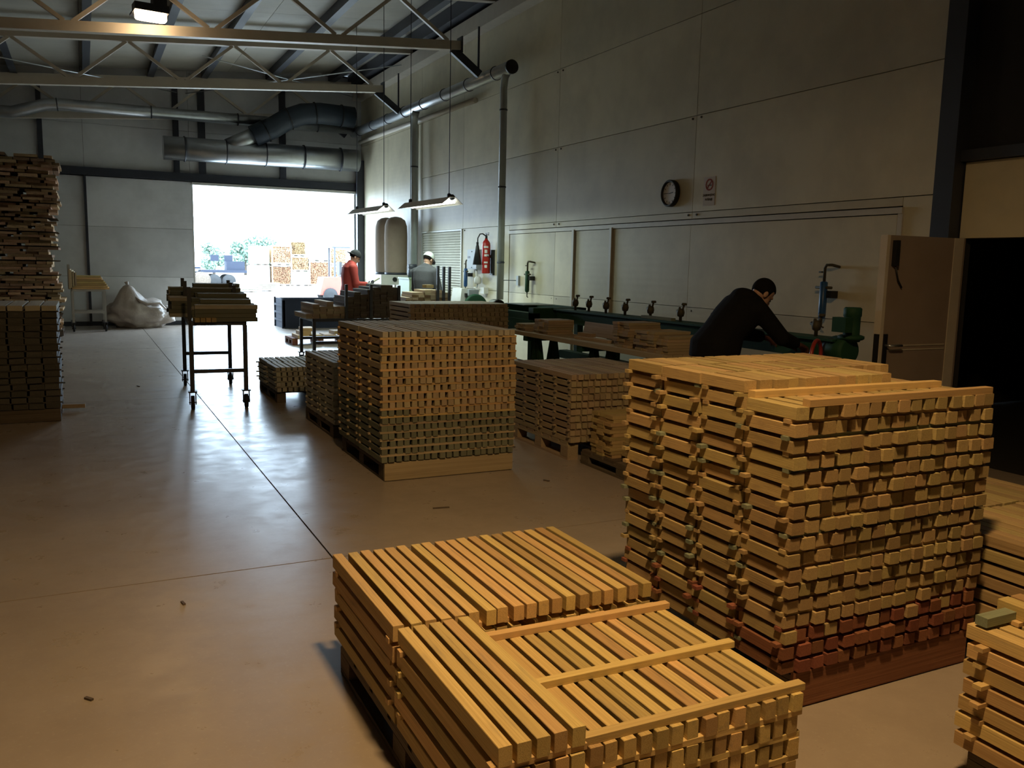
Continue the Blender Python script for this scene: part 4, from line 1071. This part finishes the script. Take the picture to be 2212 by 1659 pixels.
# ================================================================ HAND TRUCKS
def hand_truck(loc, rz, label, h=1.08):
    t = empty('hand_truck', loc, rz, label, 'hand truck', 'red hand trucks')
    pts = [(-.14, 0, .12), (-.14, 0.02, h - .14)] + [(-.14 * math.cos(a), .02 + .0 * a, h - .14 + .14 * math.sin(a)) for a in [PI * k / 10 for k in range(1, 10)]] + [(.14, 0.02, h - .14), (.14, 0, .12)]
    MB().tube(pts, .016, 10).build('handle_frame', REDH, t)
    for z in (.3, .6): MB().tube([(-.14, .01, z), (.14, .01, z)], .012, 8).build('cross_bar', REDH, t)
    bx('toe_plate', REDH, t, -.18, .18, -.22, .02, .012, .022)
    for s in (-1, 1):
        MB().lathe([(.03, -.025), (.11, -.02), (.11, .02), (.03, .025)], (s * .2, .06, .11), 18, 'X').build('wheel', RUBBER, t)
    MB().tube([(-.2, .06, .11), (.2, .06, .11)], .012, 8).build('axle', STEEL_DK, t)
    for s in (-.14, .14): bx('bracket', REDH, t, s - .01, s + .01, -.01, .07, .02, .14)
hand_truck((5.22, 5.0, 0), 0.5, 'red hand truck standing by the near end of the green press', 1.06)
hand_truck((4.66, 2.86, 0), 0.6, 'red hand truck at the right edge before the dark store doorway', 1.0)

# ================================================================ PEOPLE
def remesh(mb, voxel, smooth=3):
    me = mb.mesh('figure_base')
    o = bpy.data.objects.new('figure_base', me); COL.objects.link(o)
    r = o.modifiers.new('r', 'REMESH'); r.mode = 'VOXEL'; r.voxel_size = voxel
    if smooth:
        s = o.modifiers.new('s', 'SMOOTH'); s.iterations = smooth; s.factor = 0.5
    out = bpy.data.meshes.new_from_object(o.evaluated_get(bpy.context.evaluated_depsgraph_get()))
    bpy.data.objects.remove(o); bpy.data.meshes.remove(me)
    for p in out.polygons: p.use_smooth = True
    return out
def loft(mb, rings, n=20):
    """rings: (centre, half width along l, half depth along the ring's own forward, pitch)"""
    vs = []
    for c, hw, hd, pitch in rings:
        fwd = Vector((math.cos(pitch), 0, -math.sin(pitch))); lat = Vector((0, 1, 0))
        for k in range(n):
            a = 2 * PI * k / n
            ca, sa = math.cos(a), math.sin(a)
            e = 0.8
            vs.append(Vector(c) + fwd * (hd * math.copysign(abs(ca) ** e, ca)) + lat * (hw * math.copysign(abs(sa) ** e, sa)))
    m = len(rings)
    fs = [(i * n + k, i * n + (k + 1) % n, (i + 1) * n + (k + 1) % n, (i + 1) * n + k) for i in range(m - 1) for k in range(n)]
    fs += [tuple(reversed(range(n))), tuple((m - 1) * n + k for k in range(n))]
    mb.add(vs, fs, True)
def limb(mb, pts, rs, extra=0.0):
    mb.tube(pts, [r + extra for r in rs], 14)
    for p, r in zip(pts, rs): mb.ball(p, r + extra, nu=14, nv=8)
def hand_geo(mb, wrist, d, palm_n, side, ex=0.0, curl=0.5):
    d = Vector(d).normalized(); pn = Vector(palm_n); pn = (pn - d * pn.dot(d)).normalized(); lat = d.cross(pn) * side
    w = Vector(wrist)
    R = Matrix((d, lat, pn)).transposed()
    mb.ball(w + d * .05, 1, (.055 + ex, .042 + ex, .019 + ex), 14, 9, R)
    mb.ball(w + d * .012, 1, (.03 + ex, .032 + ex, .023 + ex), 12, 8, R)
    for i, (o_, L) in enumerate(((-.031, .072), (-.010, .082), (.011, .077), (.031, .060))):
        b = w + d * .09 + lat * o_
        pts = [b - d * .02]; a = 0
        cur = b; dirn = d
        for s_, f in enumerate((.42, .33, .25)):
            a += curl * (.5 if s_ == 0 else 1.0)
            dirn = (d * math.cos(a) + pn * math.sin(a)).normalized()
            cur = cur + dirn * (L * f + .004); pts.append(cur)
        rr = [.0105, .0098, .009, .0075]
        limb(mb, pts, rr, ex)
    b = w + d * .03 - lat * .036
    t1 = b + (d * .6 - lat * .55 + pn * .3).normalized() * .035
    t2 = t1 + (d * .85 - lat * .1 + pn * .45).normalized() * .032
    t3 = t2 + (d * .85 + lat * .15 + pn * .45).normalized() * .024
    limb(mb, [w + d * .015 - lat * .02, b, t1, t2, t3], [.014, .0135, .012, .011, .0085], ex)
def head_geo(mb, c, M):
    """skull, jaw, nose, brow, ears; M turns the head (x forward, z up)"""
    c = Vector(c)
    def B(p, r, s): mb.ball(c + M @ Vector(p), r, s, 18, 12, M)
    B((-.01, 0, .03), 1, (.098, .077, .095))
    B((.03, 0, -.03), 1, (.062, .060, .075))
    B((.045, 0, -.085), 1, (.042, .042, .030))
    B((.098, 0, -.025), 1, (.016, .013, .024)); B((.108, 0, -.038), 1, (.012, .015, .010))
    B((.075, 0, .022), 1, (.022, .052, .014))
    B((.082, 0, -.066), 1, (.013, .026, .011))
    for s in (-1, 1): B((-.012, s * .078, -.015), 1, (.021, .010, .032))
def person(name, label, loc, heading, J, jacket, trouser, hat, glove=None, hair=True, hatmat=None, scale=1.0, hood=False, collar=True):
    t = empty(name, loc, heading, label, 'person'); t.scale = (scale,) * 3
    V = {k: Vector(v) for k, v in J.items() if isinstance(v, tuple)}
    hp = J['head_pitch']; hy = J.get('head_yaw', 0)
    HM = (Matrix.Rotation(hy, 3, 'Z') @ Matrix.Rotation(hp, 3, 'Y'))
    body = MB()
    tors = J['torso']           # list of (centre, half width, half depth, pitch)
    loft(body, tors)
    limb(body, [V['neckbase'], V['neckbase'].lerp(V['head'], .55), V['head'] + HM @ Vector((-.02, 0, -.03))], [.062, .056, .055])
    head_geo(body, V['head'], HM)
    for s, S in ((1, 'l'), (-1, 'r')):
        limb(body, [V['neckbase'].lerp(V['sh_' + S], .4), V['sh_' + S], V['el_' + S], V['el_' + S].lerp(V['wr_' + S], .4), V['wr_' + S]], [.06, .058, .043, .042, .028])
        hd = V['hd_' + S]; hand_geo(body, V['wr_' + S], hd, J['palm'], s if S == 'l' else s, 0, J.get('curl', .5))
        limb(body, [V['hip_' + S], V['hip_' + S].lerp(V['kn_' + S], .45), V['kn_' + S], V['kn_' + S].lerp(V['an_' + S], .35), V['an_' + S]], [.09, .082, .056, .055, .038])
        limb(body, [V['an_' + S] + Vector((0, 0, -.03)), V['to_' + S]], [.042, .036])
    bm_ = remesh(body, .0075, 2)
    b = link('body', bm_, SKIN, t)
    # clothes follow the same limbs, a little wider
    j = MB()
    loft(j, [(c, w + (.045 if i_ < 2 else .025), d_ + (.06 if i_ < 2 else .028), p) for i_, (c, w, d_, p) in enumerate(tors)])
    for S in ('l', 'r'):
        limb(j, [V['neckbase'].lerp(V['sh_' + S], .45), V['sh_' + S], V['el_' + S], V['el_' + S].lerp(V['wr_' + S], .88)], [.066, .064, .052, .040], .014)
    if collar:
        j.tube([V['neckbase'] + Vector((-.02, 0, -.05)), V['neckbase'].lerp(V['head'], .36)], [.10, .078], 16)
    if hood:
        j.ball(V['neckbase'] + Vector((-.06, 0, .015)), 1, (.115, .135, .075), 16, 10, Matrix.Rotation(.5, 3, 'Y'))
    link('jacket', remesh(j, .012, 4), jacket, t)
    p = MB()
    for S in ('l', 'r'):
        limb(p, [V['hip_' + S] + Vector((0, 0, .05)), V['hip_' + S], V['kn_' + S], V['an_' + S] + Vector((0, 0, .0))], [.105, .10, .072, .062], .012)
    link('trousers', remesh(p, .014, 4), trouser, t)
    for S in ('l', 'r'):
        q = MB(); limb(q, [V['an_' + S] + Vector((-.03, 0, -.045)), V['an_' + S] + Vector((.03, 0, -.04)), V['to_' + S]], [.048, .05, .044])
        sh = remesh(q, .012, 3)
        for v in sh.vertices: v.co.z = max(v.co.z, 0.002)
        link('shoe', sh, M_SHOE, t)
        if glove is not None:
            g = MB(); hand_geo(g, V['wr_' + S], V['hd_' + S], J['palm'], 1 if S == 'l' else -1, .0035, J.get('curl', .5))
            limb(g, [V['wr_' + S] - V['hd_' + S].normalized() * .04, V['wr_' + S]], [.036, .034])
            link('glove', remesh(g, .0055, 2), glove, t)
    c = V['head']
    for s in (-1, 1):
        MB().ball(c + HM @ Vector((.077, s * .031, -.006)), .011, nu=10, nv=7).build('eye', BLACK, b)
    # hair: shell over the back and top of the skull
    def shell(r, zmin, xmax, name_, mat, thick=.004):
        m = MB(); vs = []; nu, nv = 28, 14
        for jv in range(nv + 1):
            th = (PI * .5 + zmin) * jv / nv
            for k in range(nu):
                ph = 2 * PI * k / nu
                lim = th
                dd = Vector((math.sin(lim) * math.cos(ph), math.sin(lim) * math.sin(ph), math.cos(lim)))
                if dd.x > xmax and dd.z < .35: dd = Vector((dd.x, dd.y, .35 + .15 * (dd.x - xmax))).normalized()
                pt = Vector((-.01, 0, .03)) + Vector((dd.x * (.098 + r), dd.y * (.077 + r), dd.z * (.095 + r)))
                vs.append(c + HM @ pt)
        m.add(vs, [(a * nu + k, (a + 1) * nu + k, (a + 1) * nu + (k + 1) % nu, a * nu + (k + 1) % nu) for a in range(nv) for k in range(nu)], True)
        o = m.build(name_, mat, t)
        sd = o.modifiers.new('thick', 'SOLIDIFY'); sd.thickness = thick; sd.offset = 1
        return o
    if hair: shell(.002, .62, .25, 'hair', HAIR, .005)
    if hat:
        h = shell(.012, .12, .9, 'cap', hatmat[0], .004)
        # brim
        sgn = 1 if hat == 'front' else -1
        vs = []; nb = 14
        for k in range(nb + 1):
            a = -1.15 + 2.3 * k / nb
            for rr, dz in ((1.0, 0), (1.0 + .62 * math.cos(a * .75), -.02)):
                vs.append(c + HM @ Vector((-.01 + sgn * math.cos(a) * .106 * rr, math.sin(a) * .088 * (1 + (rr - 1) * .25), .035 + dz)))
        m = MB().add(vs, [(2 * k, 2 * k + 2, 2 * k + 3, 2 * k + 1) for k in range(nb)], True)
        br = m.build('cap_brim', hatmat[1], h)
        sd = br.modifiers.new('thick', 'SOLIDIFY'); sd.thickness = .006
    return t
# man bent over the press, seen from behind his right side
person('person', 'man in a black hooded sweater bending forward over the green press', (4.70, 5.62, 0), 0.0, dict(
    torso=[((-.03, 0, .84), .15, .11, .1), ((-.01, 0, .94), .165, .125, .35), ((.07, 0, 1.06), .155, .115, .6), ((.18, 0, 1.17), .18, .12, .7), ((.27, 0, 1.26), .185, .11, .75), ((.33, 0, 1.315), .11, .075, .8)],
    neckbase=(.335, 0, 1.315), head=(.445, -.01, 1.365), head_pitch=.75, head_yaw=-.15,
    sh_l=(.26, .185, 1.24), el_l=(.47, .25, 1.02), wr_l=(.66, .20, .99), hd_l=(.9, -.1, -.25),
    sh_r=(.26, -.185, 1.24), el_r=(.45, -.26, 1.02), wr_r=(.655, -.20, .965), hd_r=(.9, .1, -.25), palm=(0, 0, -1), curl=.45,
    hip_l=(-.02, .09, .88), kn_l=(.03, .11, .48), an_l=(-.05, .12, .09), to_l=(.12, .14, .045),
    hip_r=(-.02, -.09, .88), kn_r=(.05, -.11, .48), an_r=(-.01, -.12, .09), to_r=(.16, -.14, .045)),
    M_HOOD, M_JEANS, None, M_GLOVER, True, hood=True, collar=False, scale=1.03)
STAND = dict(
    torso=[((.0, 0, .88), .16, .115, 0), ((.0, 0, .98), .17, .12, 0), ((-.02, 0, 1.12), .155, .11, .0), ((-.02, 0, 1.28), .175, .12, .05), ((-.01, 0, 1.42), .185, .11, .15), ((.015, 0, 1.50), .11, .075, .2)],
    neckbase=(.02, 0, 1.50), head=(.085, 0, 1.625), head_pitch=.52,
    sh_l=(-.01, .195, 1.42), el_l=(.04, .25, 1.14), wr_l=(.27, .15, 1.10), hd_l=(.9, -.25, .1),
    sh_r=(-.01, -.195, 1.42), el_r=(.04, -.25, 1.14), wr_r=(.27, -.14, 1.12), hd_r=(.9, .25, .1), palm=(0, 0, 1), curl=.7,
    hip_l=(0, .09, .9), kn_l=(.02, .10, .49), an_l=(-.02, .11, .09), to_l=(.13, .13, .045),
    hip_r=(0, -.09, .9), kn_r=(.02, -.10, .49), an_r=(-.02, -.11, .09), to_r=(.13, -.13, .045))
person('person', 'man in a coral red jacket and backward black cap looking down by the doorway', (4.66, 16.5, 0), 0.0, STAND, M_REDJ, M_JEANS, 'back', M_GLOVE, True, (M_CAPB, M_CAPB), 1.045)
bar('held_board', W_PALE, (5.08, 16.48, 1.21), (.07, .36, .025), -PI / 2 + .1, 0, 'short board held by the man in the red jacket', 'board', rx=.5)
S2_ = dict(STAND); S2_['head_pitch'] = .6
S2_['wr_l'] = (.24, .14, 1.0); S2_['wr_r'] = (.24, -.14, 1.0); S2_['hd_l'] = (.8, -.1, -.5); S2_['hd_r'] = (.8, .1, -.5); S2_['palm'] = (0, 0, -1)
person('person', 'man in a grey fleece and white cap with his back to the camera', (5.27, 14.0, 0), 0.55, S2_, M_GREYJ, M_JEANS, 'front', None, True, (M_CAPW, STEEL_DK), 1.025)

# ================================================================ YARD OUTSIDE
def crate(x0, x1, y, z0, z1, label, fill=True, wrap=False):
    t = empty('firewood_crate', ((x0 + x1) / 2, y, z0), 0, label, 'crate', 'firewood crates in the yard')
    hw = (x1 - x0) / 2; h = z1 - z0; d = .55
    for sx in (-1, 1):
        for sy in (-1, 1):
            bx('corner_post', W_PALE, t, sx * hw - .03, sx * hw + .03, sy * d - .03, sy * d + .03, 0.1, h)
    for sy in (-1, 1):
        bx('top_rail', W_PALE, t, -hw, hw, sy * d - .025, sy * d + .025, h - .08, h)
    bx('base', W_PALE, t, -hw, hw, -d, d, 0.06, 0.12)
    for x in (-hw + .08, 0, hw - .08): bx('foot', W_DARK, t, x - .06, x + .06, -d, d, 0, .06)
    if wrap:
        bx('wrap_sheet', WHITEP, t, -hw + .03, hw - .03, -d - .035, d + .03, .14, h - .1)
    else:
        m = MB(); y_ = -d + .02
        zc = .17
        while zc < h - .1:
            xc = -hw + .07
            while xc < hw - .05:
                r = rnd(.035, .06)
                m.lathe([(r, 0), (r * .95, .5)], (xc, y_ + rnd(-.03, .04), zc + rnd(-.015, .015)), 5, 'Y')
                xc += r * 1.9
            zc += .088
        m.build('split_logs', W_FIRE, t, kind='stuff')
        bx('log_core', W_FIRE, t, -hw + .04, hw - .04, -d + .25, d - .02, .13, h - .1)
crate(10.75, 11.95, 56.6, 0, 1.32, 'firewood crate at the bottom of the left yard column')
crate(10.75, 11.95, 56.6, 1.32, 2.56, 'dark firewood crate on top of the left yard column')
crate(12.02, 13.22, 57.0, 0, .92, 'white-wrapped crate at the bottom of the middle yard column', wrap=True)
crate(12.05, 13.2, 57.0, .92, 1.9, 'firewood crate in the middle of the middle yard column')
crate(12.0, 13.0, 57.0, 1.9, 2.88, 'top firewood crate of the middle yard column')
crate(13.28, 14.6, 57.2, 0, 1.62, 'bright orange firewood crate at the bottom of the right yard column')
crate(13.25, 14.6, 57.2, 1.62, 2.72, 'white-wrapped crate on top of the right yard column', wrap=True)
crate(14.75, 15.9, 57.6, 0, 1.35, 'firewood crate behind the forklift')
crate(14.75, 15.9, 57.6, 1.35, 2.55, 'upper firewood crate behind the forklift')
crate(9.55, 10.65, 57.2, 0, 1.3, 'pale wrapped crate left of the firewood columns', wrap=True)
crate(9.6, 10.65, 57.2, 1.3, 2.5, 'upper pale wrapped crate left of the firewood columns', wrap=True)
# forklift
fk = empty('forklift', (9.0, 34.6, 0), 0.0, 'orange-red forklift with a light blue mast in the yard', 'forklift')
vs = [(-.62, -.5, .28), (.5, -.5, .28), (.5, .5, .28), (-.62, .5, .28), (-.45, -.48, .98), (.5, -.48, 1.0), (.5, .48, 1.0), (-.45, .48, .98)]
MB().add(vs, [(0, 1, 5, 4), (1, 2, 6, 5), (2, 3, 7, 6), (3, 0, 4, 7), (4, 5, 6, 7), (3, 2, 1, 0)]).build('counterweight', ORANGE, fk)
bx('chassis', ORANGE, fk, .5, 1.5, -.5, .5, .3, .75)
bx('seat', BLACK, fk, .3, .75, -.25, .25, 1.0, 1.15); bx('seat_back', BLACK, fk, .25, .35, -.25, .25, 1.1, 1.6)
for x in (.0, 1.25):
    for y in (-.45, .45): bx('cab_post', STEEL_DK, fk, x - .03, x + .03, y - .03, y + .03, .7, 2.15)
bx('cab_roof', STEEL_DK, fk, -.1, 1.35, -.5, .5, 2.15, 2.2)
for y in (-.35, .35): bx('mast', BLUE_LT, fk, 1.52, 1.68, y - .08, y + .08, .1, 2.4)
bx('mast_cross', BLUE_LT, fk, 1.54, 1.66, -.35, .35, 2.25, 2.4); bx('carriage', BLUE_LT, fk, 1.68, 1.74, -.5, .5, .3, .8)
for y in (-.3, .3): bx('fork', STEEL_DK, fk, 1.74, 2.7, y - .06, y + .06, .12, .17)
for x in (-.2, 1.2):
    for y in (-.5, .5): MB().lathe([(.08, -.1), (.28, -.09), (.28, .09), (.08, .1)], (x, y, .28), 18, 'Y').build('wheel', RUBBER, fk)
# trailer and plank piles in the yard
tr = empty('flatbed_trailer', (7.1, 52, 0), 0.0, 'dark flatbed trailer with boxes far out in the yard', 'trailer')
bx('bed', BLACKBIN, tr, -1.2, 1.3, -.8, .8, .85, 1.0); bx('front_board', BLACKBIN, tr, -1.9, -1.2, -.6, .6, 1.05, 1.15)
bx('box', BLACKBIN, tr, .2, 1.2, -.6, .3, 1.0, 1.5); bx('drawbar', BLACKBIN, tr, -2.2, -1.2, -.06, .06, .8, .9)
for a in (-.4, .35): bx('load_panel', BLACKBIN, tr, a - .25, a + .2, -.5, -.4, 1.5, 1.85)
for x in (-.5, .3):
    for y in (-.75, .75): MB().lathe([(.1, -.1), (.36, -.09), (.36, .09), (.1, .1)], (x, y, .4), 20, 'Y').build('wheel', RUBBER, tr)
rl = empty('cable_reel', (5.75, 50, 0), 0.3, 'round cable reel standing at the left of the doorway view', 'cable reel')
for y in (-.2, .2): MB().lathe([(.1, -.03), (.45, -.03), (.45, .03), (.1, .03)], (0, y, .45), 24, 'Y').build('flange', W_DARK, rl)
MB().lathe([(.2, -.2), (.2, .2)], (0, 0, .45), 18, 'Y').build('drum', W_PALE, rl)
for i, (x, y, n_) in enumerate(((6.9, 45, 3), (8.1, 46.5, 4))):
    for q in range(n_):
        bar('yard_plank', W_PALE, (x, y, .08 + q * .1), (.9, 2.2, .08), PI / 2 + rnd(-.03, .03), label='%s pale plank in the %s low pile out in the yard' % (nth(q + 1), ('left', 'right')[i]), cat='plank', group='yard planks')
    for xx in (-.7, .7):
        bar('yard_bearer', W_DARK, (x + xx, y, .02), (.1, .9, .04), 0, label='%s bearer under the %s low yard pile' % (('left', 'right')[xx > 0], ('left', 'right')[i]), cat='bearer', group='yard bearers')
# trees beyond the yard
def tree(x, y, h, r, label):
    t = empty('tree', (x, y, 0), 0, label, 'tree', 'trees beyond the yard')
    MB().tube([(0, 0, 0), (0.05, 0, h * .4), (0, .05, h * .75)], [.16, .12, .05], 8).build('trunk', BARK, t)
    m = MB()
    cl = [(rnd(-.6, .6) * r, rnd(-.6, .6) * r, h * .55 + rnd(-.25, .4) * h) for _ in range(14)]
    for c in cl:
        for _ in range(110):
            d = Vector((random.gauss(0, 1), random.gauss(0, 1), random.gauss(0, 1))).normalized() * r * .45 * random.random() ** .33
            p = Vector(c) + d; s = .16
            a = Vector((rnd(-1, 1), rnd(-1, 1), rnd(-1, 1))).normalized() * s; b = a.cross(Vector((rnd(-1, 1), rnd(-1, 1), rnd(-1, 1)))).normalized() * s
            m.add([p - a, p + b, p + a, p - b], [(0, 1, 2, 3)])
    m.build('crown', LEAF, t, kind='stuff')
tree(12.2, 95, 3.0, 1.3, 'leftmost small pale green tree beyond the yard')
tree(15.4, 95, 3.5, 1.5, 'middle pale green tree beyond the yard')
tree(17.6, 97, 4.1, 1.6, 'rightmost and tallest pale green tree beside the crates')
